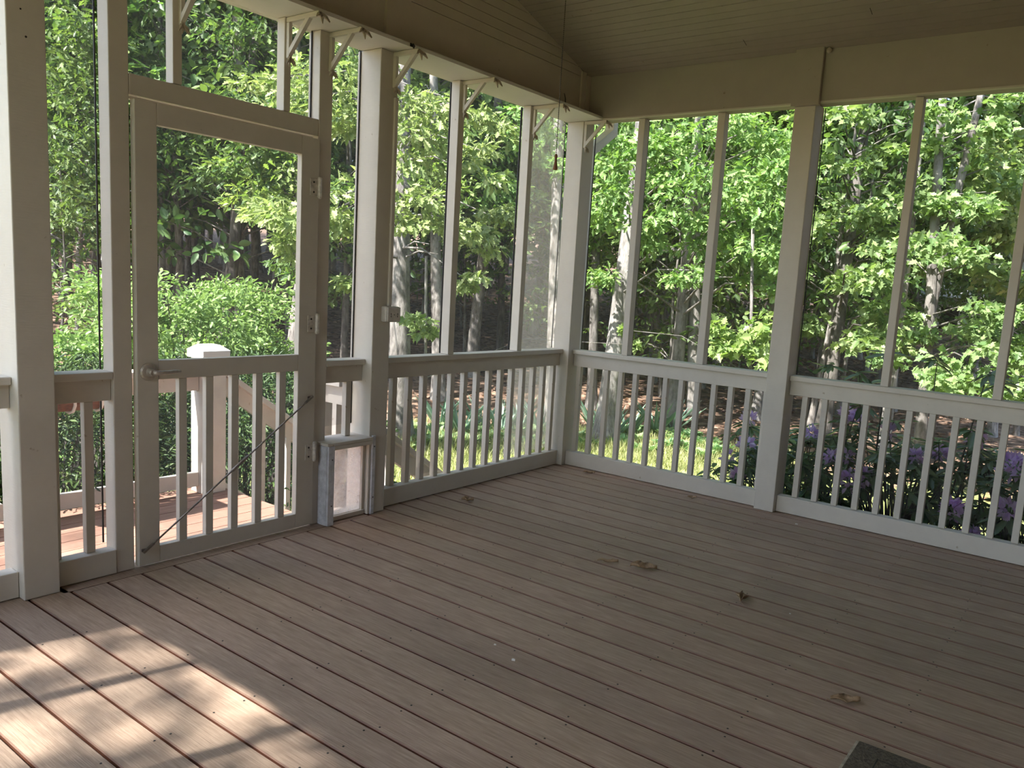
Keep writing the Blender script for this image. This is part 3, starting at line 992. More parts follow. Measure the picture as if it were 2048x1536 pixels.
# ---- landing, stairs and outdoor railings
LZ = -.15
mb = MB()
y = .172; k = 0
while y < 1.56:
    j = .93+.14*random.random()
    mb.box(-8.0, -1.86, y, y+.1375, LZ-.028, LZ, (j, j*.99, j*.98)); y += .1429
ld = struct('floor_landing', mb, M['deck_out'])
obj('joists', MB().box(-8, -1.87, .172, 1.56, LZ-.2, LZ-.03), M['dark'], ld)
st = thing('porch_stairs', 'red-brown outdoor steps going down to the right of the landing', 'stairs', (-1.2, 1.0, -1.0))
for i in range(4):
    xa = -1.855+.285*i
    zz = LZ-.178*(i+1)
    obj('tread', MB().box(xa, xa+.27, .48, 1.42, zz-.03, zz), M['deck_out'], st)
    obj('riser', MB().box(xa-.018, xa-.001, .48, 1.42, zz+.001, zz+.147), M['rail_out'], st)
for yy in (.45, 1.43):
    obj('stringer', MB().prism([(-1.86, yy, LZ-.03), (-1.86, yy, LZ-.34), (-.62, yy, -1.06), (-.50, yy, -1.0)], (0, .028, 0)), M['rail_out'], st)

def newel(x, y, w, z0, z1, label, capw=.19):
    r = thing('newel_post', label, 'newel post', (x, y, z0))
    obj('shaft', MB().box(x-w/2, x+w/2, y-w/2, y+w/2, z0+.001, z1-.085), M['rail_out'], r, bevel=.005)
    c = MB()
    a = capw/2
    c.box(x-a, x+a, y-a, y+a, z1-.0845, z1-.035)
    obj('cap_block', c, M['gutter'], r, bevel=.004)
    t = MB()
    b = len(t.v); i = .05
    t.v += [(x-a, y-a, z1-.0345), (x+a, y-a, z1-.0345), (x+a, y+a, z1-.0345), (x-a, y+a, z1-.0345), (x-i, y-i, z1), (x+i, y-i, z1), (x+i, y+i, z1), (x-i, y+i, z1)]
    for q in ((0, 3, 2, 1), (4, 5, 6, 7), (0, 1, 5, 4), (1, 2, 6, 5), (2, 3, 7, 6), (3, 0, 4, 7)): t.face([b+n for n in q])
    obj('cap_top', t, M['gutter'], r)
    return r
NX, NY = -1.975, 1.46
newel(NX, NY, .155, LZ, .822, 'white newel post with pyramid cap seen through the door')
newel(-1.905, .42, .11, LZ, .80, 'white newel post on the near side of the steps, beside the porch wall', .165)
# a smaller post cap seen at the far left of the landing
newel(-3.10, 1.46, .10, LZ, .755, 'white post with a small cap seen left of the door over the rail', .06)

def out_rail(name, label, p0, p1, zc, zb, n, end0=.08, end1=.08, slope=0.0):
    """landing or stair railing between p0 and p1 (xy); zc = cap top at p0, zb = bottom rail underside at p0"""
    p0, p1 = Vector((*p0, 0)), Vector((*p1, 0))
    L = (p1-p0).length; d = (p1-p0)/L; sd = Vector((-d.y, d.x, 0))
    r = thing(name, label, 'railing', (p0+p1)/2 + Vector((0, 0, zb)))
    a, b = p0+d*end0, p1-d*end1
    def P(q, z): 
        s_ = (q-p0).length
        return q + Vector((0, 0, z - slope*s_))
    obj('rail_cap', MB().bar(P(a, zc-.018), P(b, zc-.018), .13, .036), M['rail_out'], r, bevel=.003)
    obj('apron', MB().bar(P(a, zc-.092), P(b, zc-.092), .038, .105), M['rail_out'], r)
    obj('bottom_rail', MB().bar(P(a, zb+.045), P(b, zb+.045), .038, .09), M['rail_out'], r)
    for i in range(n):
        q = a.lerp(b, (i+.5)/n)
        z = -slope*(q-p0).length
        obj('baluster', MB().box(q.x-.018, q.x+.018, q.y-.018, q.y+.018, zb+.0905+z-.03*(slope > 0), zc-.1445+z+.03*(slope > 0)), M['rail_out'], r)
    return r
out_rail('landing_railing', 'white outdoor railing along the far side of the landing', (-7.8, NY), (-3.155, NY), .675, LZ+.05, 26, .02, .02)
out_rail('landing_railing', 'white outdoor railing meeting the newel post with the pyramid cap', (-3.045, NY), (NX, NY), .675, LZ+.05, 5, .02, .08)
out_rail('stair_railing', 'white sloping handrail going down from the newel post with the pyramid cap', (NX, NY), (NX+1.55, NY), .72, LZ+.02, 7, .085, 0, .72)
out_rail('landing_railing', 'short level white railing between the porch wall and the near newel post', (-1.905, .172), (-1.905, .42), .742, LZ+.05, 1, .003, .058)
out_rail('stair_railing', 'white sloping handrail on the near side of the steps', (-1.905, .42), (-.36, .42), .70, LZ+.02, 8, .07, 0, .68)
newel(-.34, .42, .10, -1.0, .02-.30, 'white bottom post of the near handrail by the lawn', .12)

# coconut-fibre planter hooked on the landing rail
cxp, cyp = -2.98, 1.335
r = thing('rail_planter', 'coconut-fibre planter with white scroll straps on the landing rail', 'planter', (cxp, cyp, .49))
pr = []
for i in range(9):
    t = PI*i/8
    pr.append((-.115*math.cos(t), -.17*math.sin(t)))
mb = MB()
mb.prism([(cxp-.32, cyp+a, .655+b) for a, b in pr], (.64, 0, 0))
obj('liner', mb, M['coir'], r, bevel=.012)
for dx in (-.22, -.075, .075, .22):
    path = [(cxp+dx+.03*math.sin(PI*i/8*1.2), cyp+a*1.04, .655+b*1.05) for i, (a, b) in enumerate(pr)]
    obj('strap', MB().tube(path, .008, 6), M['gutter'], r, smooth=True)
obj('rim', MB().tube([(cxp-.33, cyp-.12, .657), (cxp+.33, cyp-.12, .657)], .008, 6), M['gutter'], r)

# ---- trees --------------------------------------------------------------
def trunk_mb(path, rad, n=10, wob=.02, seed=0):
    mb = MB()
    mb.tube(path, rad, n)
    return mb

def axis_tree(u0, v0, u1, v1, Zd, wpx, H, label, bark='bark', Z1=None, sprays=(), leafkind='oak', leafmat='oak', lsize=.125, crown=18, nleaf=60, name='tree', fork=None, stubs=(), rise=.2):
    """a tree whose trunk passes the two pixels at Zd metres; its leafy boughs at (u, v, Z, r)"""
    A = Vector(at(u0, v0, Zd)); B = Vector(at(u1, v1, Z1 or Zd))
    d = (B-A); d = d/d.z                      # per metre of height
    gz = -1.0
    for _ in range(5):
        q = A + d*(gz - A.z); gz = float(ground_z(q.x, q.y))
    base = A + d*(gz-A.z)
    R = wpx/FPX*Zd/2
    root = thing(name, label, 'tree', base)
    hs = [-.25, 0, .15, .5, 1.2, 2.2, 3.4, 5, 7, 9, 12, H]
    hs = [h for h in hs if h <= H]
    path, rad = [], []
    for i, h in enumerate(hs):
        sw = .035*math.sin(h*1.1+u0)*min(1, h) if h < 8 else 0
        lean = min(h, 7)
        path.append(base + Vector((d.x*lean*(1 if h < 7 else 1)+sw, d.y*lean+sw*.6, h)))
        fl = 1.55 if h <= 0 else (1.28 if h < .2 else (1.08 if h < .6 else 1))
        rad.append(max(.02, R*fl*(1-.055*h)))
    mb = MB(); mb.tube(path, rad, 12)
    def axis_pt(z):
        h = min(max(z-base.z, .3), H-.2)
        for (p, q) in zip(path, path[1:]):
            if p.z-base.z <= h <= q.z-base.z:
                return p.lerp(q, (h-(p.z-base.z))/(q.z-p.z)), R*(1-.055*h)
        return path[-1], .02
    lv = Leaves()
    rnd = random.Random(int(u0*3+v0))
    def bough(c, r):
        c = Vector(c)
        hd = math.hypot(c.x-base.x, c.y-base.y)
        p, rr = axis_pt(c.z - rise*hd)
        midp = p.lerp(c, .5) + Vector((rnd.uniform(-.2, .2), rnd.uniform(-.2, .2), .10*hd))
        r0 = min(rr*.3, .010+.0055*hd)
        mb.tube([p, midp, c, c+(c-midp)*.15*r], [r0, r0*.6, .006, .003], 5, cap=False)
        return (c-p).normalized()
    for (u, v, Zs, rs) in sprays:
        c = at(u, v, Zs)
        o = bough(c, rs)
        for _ in range(3):
            cc = c + np.array([rnd.uniform(-1, 1), rnd.uniform(-1, 1), rnd.uniform(-.75, .75)])*rs*.62
            lv.spray(cc, rs*.72, nleaf, lsize, .42, .3, .9, out=np.array(o)*.5)
    for k in range(crown):
        h = rnd.uniform(7.2, H); a = rnd.uniform(0, 2*PI); rr = rnd.uniform(.5, 2.9)*(1.15-.5*abs((h-9)/6))
        c = base + Vector((d.x*7+rr*math.cos(a), d.y*7+rr*math.sin(a), h))
        o = bough(c, .8)
        lv.spray(np.array(c), .85, 34, .20, .35, .3, .9, out=np.array(o)*.5)
    for (u, v, Zs) in stubs:
        c = Vector(at(u, v, Zs)); p, rr = axis_pt(c.z-.1)
        mb.tube([p, p.lerp(c, .5)+Vector((0, 0, .08)), c], [.02, .014, .004], 5, cap=False)
    obj('trunk', mb, M[bark], root, smooth=True)
    if fork:
        fu, fv, gu, gv, fw = fork
        C_, D_ = Vector(at(fu, fv, Zd)), Vector(at(gu, gv, Zd))
        e = D_-C_
        pts = [C_ - e*.12, C_, C_+e*.5+Vector((.03, .02, 0)), D_, D_+e*1.2]
        rr = fw/FPX*Zd/2
        obj('second_stem', MB().tube(pts, [rr*1.1, rr, rr*.9, rr*.75, rr*.35], 10), M[bark], root, smooth=True)
    if lv.P:
        link('foliage', lv.mesh('foliage', leafkind, M[leafmat], base), root)
    return base

def grid_sprays(u0, u1, v0, v1, nu, nv, Z0_, Z1_, r, jit=.4, keep=1.0, seed=1):
    rnd = random.Random(seed); out = []
    for i in range(nu):
        for j in range(nv):
            if rnd.random() > keep: continue
            u = u0 + (u1-u0)*(i+.5+rnd.uniform(-jit, jit))/nu
            v = v0 + (v1-v0)*(j+.5+rnd.uniform(-jit, jit))/nv
            out.append((u, v, rnd.uniform(Z0_, Z1_), r*rnd.uniform(.75, 1.2)))
    return [q for q in out if not (1838 < q[0] < 1945 and 550 < q[1] < 668)]

# the large oak behind the outlet-box post, its sunlit boughs hanging over the steps
oakS = [(585, 150, 9.2, .42), (545, 205, 9.4, .40), (520, 160, 9.8, .3), (600, 215, 9.0, .38), (560, 425, 9.3, .34), (590, 455, 9.0, .34), (535, 430, 9.6, .28), (575, 490, 9.4, .25),
        (690, 110, 8.8, .42), (705, 180, 9.2, .40), (690, 240, 9.5, .30), (700, 350, 9.0, .40), (690, 420, 9.0, .42), (705, 470, 9.3, .30), (690, 560, 9.6, .2),
        (820, 170, 9.4, .42), (850, 225, 9.2, .45), (880, 190, 9.6, .36), (815, 290, 9.2, .42), (865, 300, 9.5, .40), (825, 385, 9.3, .45), (870, 420, 9.2, .36), (810, 440, 9.0, .30),
        (940, 345, 9.8, .34), (960, 300, 10.2, .30), (930, 440, 9.6, .40), (965, 480, 10, .34), (1000, 440, 10.4, .28), (935, 560, 9.6, .2), (640, 60, 9.2, .4), (1000, 250, 11, .36), (950, 220, 11, .3)]
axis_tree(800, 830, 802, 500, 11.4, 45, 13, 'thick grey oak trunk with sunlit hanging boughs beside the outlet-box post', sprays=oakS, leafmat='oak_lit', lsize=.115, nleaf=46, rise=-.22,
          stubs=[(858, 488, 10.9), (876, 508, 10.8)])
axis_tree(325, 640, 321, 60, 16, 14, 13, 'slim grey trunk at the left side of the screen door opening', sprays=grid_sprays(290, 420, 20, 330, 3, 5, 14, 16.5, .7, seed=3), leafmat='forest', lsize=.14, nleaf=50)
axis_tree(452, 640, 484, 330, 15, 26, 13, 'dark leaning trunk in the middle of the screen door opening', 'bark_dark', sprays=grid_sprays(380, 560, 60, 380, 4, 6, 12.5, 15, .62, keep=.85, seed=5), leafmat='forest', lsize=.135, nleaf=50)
axis_tree(588, 690, 602, 560, 13.6, 25, 12, 'grey trunk at the hinge side of the screen door opening', sprays=grid_sprays(470, 600, 250, 420, 3, 3, 12.5, 13.5, .5, seed=8), leafmat='oak', lsize=.125, nleaf=46)
axis_tree(875, 690, 872, 500, 14.2, 25, 13, 'blue-grey trunk just right of the thick oak by the outlet-box post', sprays=grid_sprays(830, 910, 160, 420, 2, 4, 13, 14.5, .6, seed=9), leafmat='oak', lsize=.13)
axis_tree(953, 660, 966, 420, 16.5, 14, 12, 'slender trunk left of centre in the middle pane left of the corner', sprays=grid_sprays(920, 1040, 250, 420, 3, 3, 14.5, 16, .6, seed=10), leafmat='oak', lsize=.13)
axis_tree(1000, 690, 1004, 520, 17, 16, 12, 'dark slender trunk at the right of the middle pane left of the corner', 'bark_dark', sprays=grid_sprays(980, 1110, 190, 380, 3, 3, 15, 16.5, .6, seed=12), leafmat='oak', lsize=.13)
axis_tree(1103, 845, 1115, 300, 12.8, 27, 14, 'tall grey trunk just left of the corner post', sprays=[(1080, 300, 11.4, .32), (1120, 330, 11.4, .3), (1070, 240, 12, .4), (1110, 250, 11.6, .35)], leafmat='oak', lsize=.12)
greenS = [(1225, 270, 10.6, .40), (1215, 330, 10.6, .42), (1240, 385, 10.4, .36), (1205, 420, 10.8, .36), (1320, 260, 10.4, .45), (1370, 250, 10.2, .45), (1345, 320, 10.2, .50), (1395, 330, 10, .42), (1310, 345, 10.6, .38),
          (1320, 410, 10.4, .40), (1360, 395, 10.2, .42), (1300, 480, 10.8, .26), (1400, 500, 10.4, .34), (1375, 540, 10.2, .34), (1410, 450, 10.4, .36),
          (1475, 240, 10.4, .45), (1530, 245, 10.2, .42), (1500, 300, 10, .5), (1555, 320, 10, .42), (1470, 350, 10.4, .42), (1520, 390, 10, .48), (1555, 430, 10, .40), (1470, 430, 10.4, .36), (1500, 480, 10.2, .45),
          (1540, 510, 10.2, .34), (1465, 500, 10.6, .3), (1540, 570, 10.4, .28), (1500, 555, 10.8, .2), (1185, 560, 11.5, .3)]
axis_tree(1208, 868, 1262, 430, 12.2, 38, 14, 'pale leaning trunk just right of the corner post', 'bark_pale', sprays=greenS[:14], leafmat='oak', lsize=.118, nleaf=48)
axis_tree(1183, 810, 1192, 500, 14.5, 19, 13, 'thin grey trunk between the corner post and the pale leaning one', sprays=grid_sprays(1160, 1270, 230, 520, 3, 5, 13, 15, .55, seed=14), leafmat='oak', lsize=.13)
axis_tree(1308, 720, 1318, 450, 17, 12, 12, 'very thin trunk in the second pane right of the corner post', sprays=grid_sprays(1270, 1420, 220, 460, 4, 4, 14.5, 17, .6, seed=15), leafmat='oak', lsize=.13)
axis_tree(1346, 820, 1372, 540, 13.4, 28, 14, 'twin trunk with a joined second stem in the second pane right of the corner post', sprays=greenS[14:], leafmat='oak', lsize=.118, nleaf=48, fork=(1386, 800, 1392, 540, 27), stubs=[(1300, 452, 13)])
axis_tree(1528, 720, 1552, 560, 14.5, 17, 12, 'pale slim trunk left of the thick right post', 'bark_pale', sprays=grid_sprays(1430, 1580, 230, 540, 4, 5, 12.5, 14.5, .55, keep=.8, seed=16), leafmat='oak', lsize=.13)
rS = grid_sprays(1625, 1800, 190, 700, 5, 9, 10.2, 13.2, .40, keep=.48, seed=18)
axis_tree(1668, 700, 1733, 235, 13.2, 28, 14, 'dark leaning trunk in the pane right of the thick right post', 'bark_dark', sprays=rS, leafkind='maple', leafmat='maple', lsize=.115, nleaf=40)
axis_tree(1786, 745, 1818, 470, 12.4, 21, 13, 'pale trunk hugging the first upright right of the thick right post', 'bark_pale', sprays=grid_sprays(1740, 1850, 480, 720, 3, 4, 10.8, 12, .34, keep=.6, seed=19), leafkind='maple', leafmat='maple', lsize=.11, nleaf=36)
axis_tree(1850, 735, 1880, 300, 11.8, 23, 14, 'grey forked trunk in the last full pane on the right', sprays=grid_sprays(1830, 2060, 190, 560, 6, 8, 10.2, 12.6, .40, keep=.46, seed=20)+grid_sprays(1880, 2060, 590, 790, 5, 4, 9.6, 11.4, .34, keep=.65, seed=21), leafkind='maple', leafmat='maple', lsize=.115, nleaf=40, fork=(1858, 640, 1945, 260, 19))
axis_tree(2012, 700, 2040, 540, 14, 16, 12, 'pale trunk at the right edge of the view', 'bark_pale', sprays=grid_sprays(1960, 2090, 260, 560, 3, 5, 12, 14, .5, seed=23), leafkind='maple', leafmat='maple', lsize=.12)
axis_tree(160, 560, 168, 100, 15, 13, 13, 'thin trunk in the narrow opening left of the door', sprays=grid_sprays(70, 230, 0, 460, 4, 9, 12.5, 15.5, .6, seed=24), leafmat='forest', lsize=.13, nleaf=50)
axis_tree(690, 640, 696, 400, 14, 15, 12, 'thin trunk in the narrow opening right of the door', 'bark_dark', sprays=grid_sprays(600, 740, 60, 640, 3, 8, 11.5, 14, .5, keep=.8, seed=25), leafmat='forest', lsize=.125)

# low maple sapling in front of the wood
axis_tree(1500, 790, 1503, 640, 10, 6, 3.2, 'low bright maple sapling in front of the wood, left of the thick right post', sprays=[(1455, 660, 9.8, .26), (1500, 655, 9.7, .30), (1530, 690, 9.9, .26), (1470, 700, 9.7, .28), (1440, 690, 10, .2), (1510, 710, 9.6, .24), (1250, 660, 11, .01)], leafkind='maple', leafmat='oak', lsize=.11, crown=0, nleaf=26, name='sapling_tree')
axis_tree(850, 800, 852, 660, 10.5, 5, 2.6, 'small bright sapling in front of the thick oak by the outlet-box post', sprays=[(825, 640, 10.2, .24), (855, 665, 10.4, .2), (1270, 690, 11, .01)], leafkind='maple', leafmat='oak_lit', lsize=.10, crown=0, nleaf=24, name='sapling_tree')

# ---- the wood behind: a few tree shapes copied with their parts
def wood_proto(seed, H, z0, R, nsp, nl, ls, tr, kind='oval'):
    rnd = random.Random(seed)
    root = bpy.data.objects.new('forest_tree', None); col.objects.link(root)
    mb = MB()
    lean = (rnd.uniform(-.05, .05), rnd.uniform(-.05, .05))
    hs = [-.3, 0, .3, 1, 2, 4, 6, 8, 10, H]
    hs = [h for h in hs if h <= H]
    path = [Vector((lean[0]*h+.05*math.sin(h+seed), lean[1]*h+.05*math.cos(1.3*h), h)) for h in hs]
    mb.tube(path, [tr*(1.5 if h <= 0 else 1.15 if h < .5 else 1)*(1-.75*max(h, 0)/H) for h in hs], 9)
    lv = Leaves()
    for i in range(nsp):
        f = (i+rnd.random())/nsp
        h = z0 + (H-z0)*f
        a = rnd.uniform(0, 2*PI)
        rr = R*math.sqrt(rnd.random())*(1-.55*abs(f-.45)*1.6)
        c = Vector((lean[0]*h+rr*math.cos(a), lean[1]*h+rr*math.sin(a), h))
        p = Vector((lean[0]*h, lean[1]*h, max(.4, h-.35*rr)))
        if rr > .4: mb.tube([p, p.lerp(c, .55)+Vector((0, 0, .08)), c], [.012+.006*rr, .010, .004], 4, cap=False)
        lv.spray(np.array(c), rnd.uniform(.55, .9)*(1 if H > 8 else .75), nl, ls, .28, .3, .95, out=np.array((math.cos(a), math.sin(a), 0))*.5)
    obj('trunk', mb, M['bark'], root, smooth=True)
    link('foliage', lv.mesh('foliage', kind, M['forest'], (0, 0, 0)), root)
    return root
protos = [wood_proto(1, 15, 2.6, 2.9, 110, 40, .20, .13), wood_proto(2, 14, 3.4, 2.6, 95, 40, .19, .10), wood_proto(3, 16, 2.0, 3.2, 120, 38, .21, .15), wood_proto(4, 13, 4.2, 2.2, 80, 40, .18, .08)]
low = [wood_proto(5, 6.0, 1.6, 1.7, 42, 36, .145, .045), wood_proto(6, 4.6, 1.0, 1.5, 34, 36, .135, .035), wood_proto(7, 7.2, 2.4, 1.9, 46, 36, .15, .055)]
def copy_tree(root, loc, rz, s):
    c = root.copy(); col.objects.link(c)
    c.location = loc; c.rotation_euler = (0, 0, rz); c.scale = (s, s, s)
    for ch in root.children:
        k = ch.copy(); col.objects.link(k); k.parent = c
    return c
used = set()
rnd = random.Random(41)
placed = []
def put(kind, u, Zd, s, what):
    q = at(u, 640, Zd); x, y = float(q[0]), float(q[1])
    if ground_d(x, y) < 7.2: return False
    if 1830 < u < 1950 and Zd < 44: return False
    for (a, b, rmin) in placed:
        if math.hypot(a-x, b-y) < rmin: return False
    placed.append((x, y, .9 if what == 'low' else 1.3))
    src = (low if what == 'low' else protos)[kind]
    z = float(ground_z(x, y))
    rz = rnd.uniform(0, 2*PI)
    if src.name not in used:
        used.add(src.name); o = src
        o.location = (x, y, z); o.rotation_euler = (0, 0, rz); o.scale = (s, s, s)
    else:
        o = copy_tree(src, (x, y, z), rz, s)
    pn = pane(pix((x, y, 1.4))[0])
    if what == 'low':
        o.name = 'understory_tree'
        tag(o, 'young leafy tree ' + pn, 'tree', 'young trees ' + pn)
    else:
        tag(o, ('slender forest tree ' if Zd < 28 else 'farthest forest tree ') + pn, 'tree', ('forest trees ' if Zd < 28 else 'farthest trees ') + pn)
    return True
def fill(n, what, u0, u1, Za, Zb, s0, s1):
    k = t = 0
    while k < n and t < n*12:
        t += 1
        Zd = math.sqrt(rnd.uniform(Za*Za, Zb*Zb))
        if put(rnd.randrange(3 if what == 'low' else 4), rnd.uniform(u0, u1), Zd, rnd.uniform(s0, s1), what): k += 1
fill(34, 'tall', -150, 2250, 15.5, 22, .8, 1.05)
fill(48, 'tall', -150, 2250, 22, 32, .9, 1.15)
fill(60, 'tall', -150, 2250, 32, 50, 1.0, 1.35)
fill(10, 'tall', -150, 620, 15, 22, .9, 1.1)
fill(14, 'tall', -150, 700, 22, 40, 1.1, 1.5)
fill(8, 'low', -120, 1250, 14, 22, .6, .9)
fill(16, 'low', 1250, 2200, 13.5, 20, .7, 1.05)
fill(16, 'low', -120, 1250, 22, 38, .8, 1.2)
fill(24, 'low', 1250, 2200, 20, 36, .8, 1.3)

# an oak west of the porch whose crown dapples the sun on the boards
rr_ = random.Random(5)
def west_oak():
    base = Vector((-11.6, .2, -1.0))
    r = thing('tree', 'oak standing west of the porch, outside the view', 'tree', base)
    mb = MB().tube([base+Vector((0, 0, -.2)), base+Vector((0, 0, 4)), base+Vector((.3, 0, 9)), base+Vector((.2, .1, 12))], [.22, .18, .1, .03], 10)
    lv = Leaves()
    for i in range(190):
        a = rr_.uniform(0, 2*PI); q = rr_.uniform(.4, 3.2); h = rr_.uniform(5, 13)
        c = base + Vector((q*math.cos(a), q*math.sin(a), h))
        p = base + Vector((.1, 0, h-.4*q))
        mb.tube([p, p.lerp(c, .5)+Vector((0, 0, .1)), c], [.03, .02, .005], 5, cap=False)
        lv.spray(np.array(c), .8, 40, .17, .3, .3, .9)
    obj('trunk', mb, M['bark'], r, smooth=True)
    link('foliage', lv.mesh('foliage', 'oak', M['oak'], base), r)
west_oak()
def west_shade_tree():  # unseen tree added as a sun blocker, foliage follows the rays to the left wall
    base = Vector((-8.3, 1.6, -1.0))
    r = thing('tree', 'slim tree added outside the view to shade the left wall', 'tree', base)
    mb = MB().tube([base+Vector((0, 0, -.2)), base+Vector((.1, 0, 5)), base+Vector((.2, .2, 13.5))], [.13, .10, .02], 10)
    lv = Leaves()
    for i in range(300):
        t = rr_.uniform(-5.4, .5); dz_ = rr_.uniform(-1.35, 1.35)
        if -2.65 < t < -1.65 and dz_ < -.35: continue  # hole left so sun reaches the pet door flap
        c = Vector((-8+rr_.uniform(-.5, .5), .10+.258*(t+8)+rr_.uniform(-.06, .06), 1.15+1.32*(t+8)+dz_))
        c.y += .258*(-8-c.x)*-1*0
        if i % 3 == 0:
            p = base + Vector((.1, .05, max(.5, c.z+1.0-.4*abs(c.y-1.6))))
            mb.tube([p, p.lerp(c, .5)+Vector((0, 0, .1)), c], [.02, .012, .004], 5, cap=False)
        lv.spray(np.array(c), .22, 30, .13, .9, .1, .7)
    obj('trunk', mb, M['bark'], r, smooth=True)
    link('foliage', lv.mesh('foliage', 'oak', M['oak'], base), r)
west_shade_tree()

# ---- shrubs --------------------------------------------------------------
def shrub(name, label, c, R, H, nsp, nl, ls, kind, mat, flat=.5, up=.9, r=.26, seed=0, bark='bark_dark', cone=.25, reach=.5):
    rnd = random.Random(seed)
    c = Vector(c); root = thing(name, label, 'shrub', c)
    mb = MB(); lv = Leaves()
    for i in range(nsp):
        a = rnd.uniform(0, 2*PI); f = rnd.random()**.7
        q = R*math.sqrt(rnd.uniform(.12, 1))*math.sqrt(max(.05, 1-(f*(1-cone))**2))
        p = c + Vector((q*math.cos(a), q*math.sin(a), .12*H + f*H*.92))
        s0 = c + Vector((.15*R*math.cos(a), .15*R*math.sin(a), 0))
        if i % 3 == 0:
            mb.tube([s0, s0.lerp(p, .5)+Vector((0, 0, .12*H)), p], [.014, .009, .003], 4, cap=False)
        o = np.array([math.cos(a)*reach, math.sin(a)*reach, .55*f])
        lv.spray(np.array(p), r*rnd.uniform(.7, 1.25), nl, ls, flat, .2, up, out=o)
    obj('stems', mb, M[bark], root)
    link('foliage', lv.mesh('foliage', kind, M[mat], c), root)
    return root
def ground_at(u, v, Zd):
    q = at(u, v, Zd); return (float(q[0]), float(q[1]), float(ground_z(q[0], q[1])))
shrub('shrub', 'big light green shrub filling the lower half of the door screen', ground_at(375, 640, 9.2), 1.25, 2.05, 210, 60, .062, 'oval', 'shrub', .6, .75, .24, 1, cone=.55)
shrub('shrub', 'light green shrub spreading right behind the white newel cap', ground_at(520, 660, 9.6), .95, 1.35, 120, 52, .058, 'oval', 'shrub', .55, .8, .24, 2)
shrub('shrub', 'light green shrub low in the narrow opening left of the door', ground_at(130, 660, 8.6), .95, 1.45, 130, 54, .062, 'oval', 'shrub', .55, .8, .24, 3)
shrub('shrub', 'tall thin light green shrub behind the jamb post on the handle side', ground_at(235, 640, 9.6), .55, 1.95, 80, 50, .060, 'oval', 'shrub', .6, .8, .22, 4)
def yew(label, x, y, R, H, seed, n=200):
    return shrub('yew_bush', label, (x, y, float(ground_z(x, y))), R, H, n, 80, .046, 'long', 'yew', .8, .6, .17, seed, cone=.35, reach=.9)
yew('dark yew bush behind the landing railing, left of the newel post', -2.6, 2.35, .8, 1.55, 11, 230)
yew('dark yew bush behind the sloping handrail', -1.15, 2.35, .85, 1.50, 12, 250)
yew('dark yew bush far left behind the landing, under the planter', -3.65, 2.35, .75, 1.5, 13, 190)
yew('small yew bush at the foot of the steps', -.05, 2.6, .6, .95, 14, 120)

def rhodo(label, x, y, R, H, seed, flowers, n=80):
    rnd = random.Random(seed)
    c = Vector((x, y, float(ground_z(x, y))))
    root = thing('rhododendron', label, 'shrub', c)
    mb = MB(); lv = Leaves()
    def rosette(p, nl=10, size=.135):
        a0 = rnd.uniform(0, 2*PI)
        an = a0 + np.arange(nl)*2.4
        e = rng.uniform(-.55, .45, nl)
        D = np.stack([np.cos(an), np.sin(an), e], -1)
        N = np.stack([-.3*np.cos(an)*e, -.3*np.sin(an)*e, np.ones(nl)], -1) + rng.normal(size=(nl, 3))*.15
        lv.add(np.repeat(np.array(p)[None], nl, 0)+rng.normal(size=(nl, 3))*.012, D, N, size*rng.uniform(.75, 1.2, nl), np.clip(.45+rng.normal(size=nl)*.3, 0, 1))
    def stem(p):
        s0 = c + Vector((rnd.uniform(-.12, .12), rnd.uniform(-.12, .12), 0))
        mb.tube([s0, s0.lerp(p, .45)+Vector((rnd.uniform(-.1, .1), rnd.uniform(-.1, .1), .10)), p], [.012, .008, .003], 5, cap=False)
    for i in range(n):
        a = rnd.uniform(0, 2*PI); f = rnd.random()
        q = R*math.sqrt(rnd.uniform(.1, 1))*(1-.35*f)
        p = c + Vector((q*math.cos(a), q*math.sin(a), .2*H+.8*H*f))
        if p.x < .30: p.x = .30 + rnd.random()*.08
        stem(p); rosette(p)
    for (u, v, xx, s) in flowers:
        d = CF + CR*(u-PPX)/FPX - CU*(v-PPY)/FPX
        t = (xx-CAM[0])/d[0]
        p = Vector(CAM + d*t)
        stem(p-Vector((0, 0, .03)))
        rosette(p-Vector((0, 0, .05)), 9)
        L = Leaves()
        k = int(46*s)
        q = unit(rng.normal(size=(k, 3))+np.array([0, 0, .5]))
        L.add(np.array(p)+q*.030*s, q+rng.normal(size=(k, 3))*.35, np.cross(q, rng.normal(size=(k, 3)))+np.array([0, 0, .2]), np.full(k, .052)*rng.uniform(.8, 1.2, k), rng.random(k))
        link('flower_cluster', L.mesh('flower_cluster', 'oval', M['petal'], c), root)
    obj('stems', mb, M['bark_dark'], root)
    link('foliage', lv.mesh('foliage', 'long', M['rhodo'], c), root)
rhodo('rhododendron with purple flowers around the foot of the thick right post', .95, -1.35, .72, 1.35, 31, [(1458, 915, .7, .8), (1498, 838, .9, .8), (1494, 890, .6, .9), (1478, 950, .5, .7), (1623, 868, .8, .9)], 150)
rhodo('rhododendron with the largest purple flowers, right of the thick post', 1.0, -2.15, .75, 1.45, 32, [(1662, 915, .6, .8), (1692, 912, .6, .9), (1700, 962, .5, 1.5), (1725, 955, .55, 1.1), (1695, 830, .9, .9), (1716, 842, .9, 1.0), (1780, 862, .9, .7)], 190)
rhodo('rhododendron with dull and bright purple flowers near the right edge', 1.05, -3.05, .8, 1.40, 33, [(1832, 915, .7, .8), (1880, 908, .8, .8), (1905, 1018, .5, 1.2), (2025, 935, .5, 1.7), (2016, 1020, .45, 1.1), (1944, 1070, .5, .6), (1950, 880, .9, .8)], 200)
rhodo('tall thin rhododendron stems rising above the railing right of the thick post', .9, -1.85, .35, 2.05, 34, [], 16)
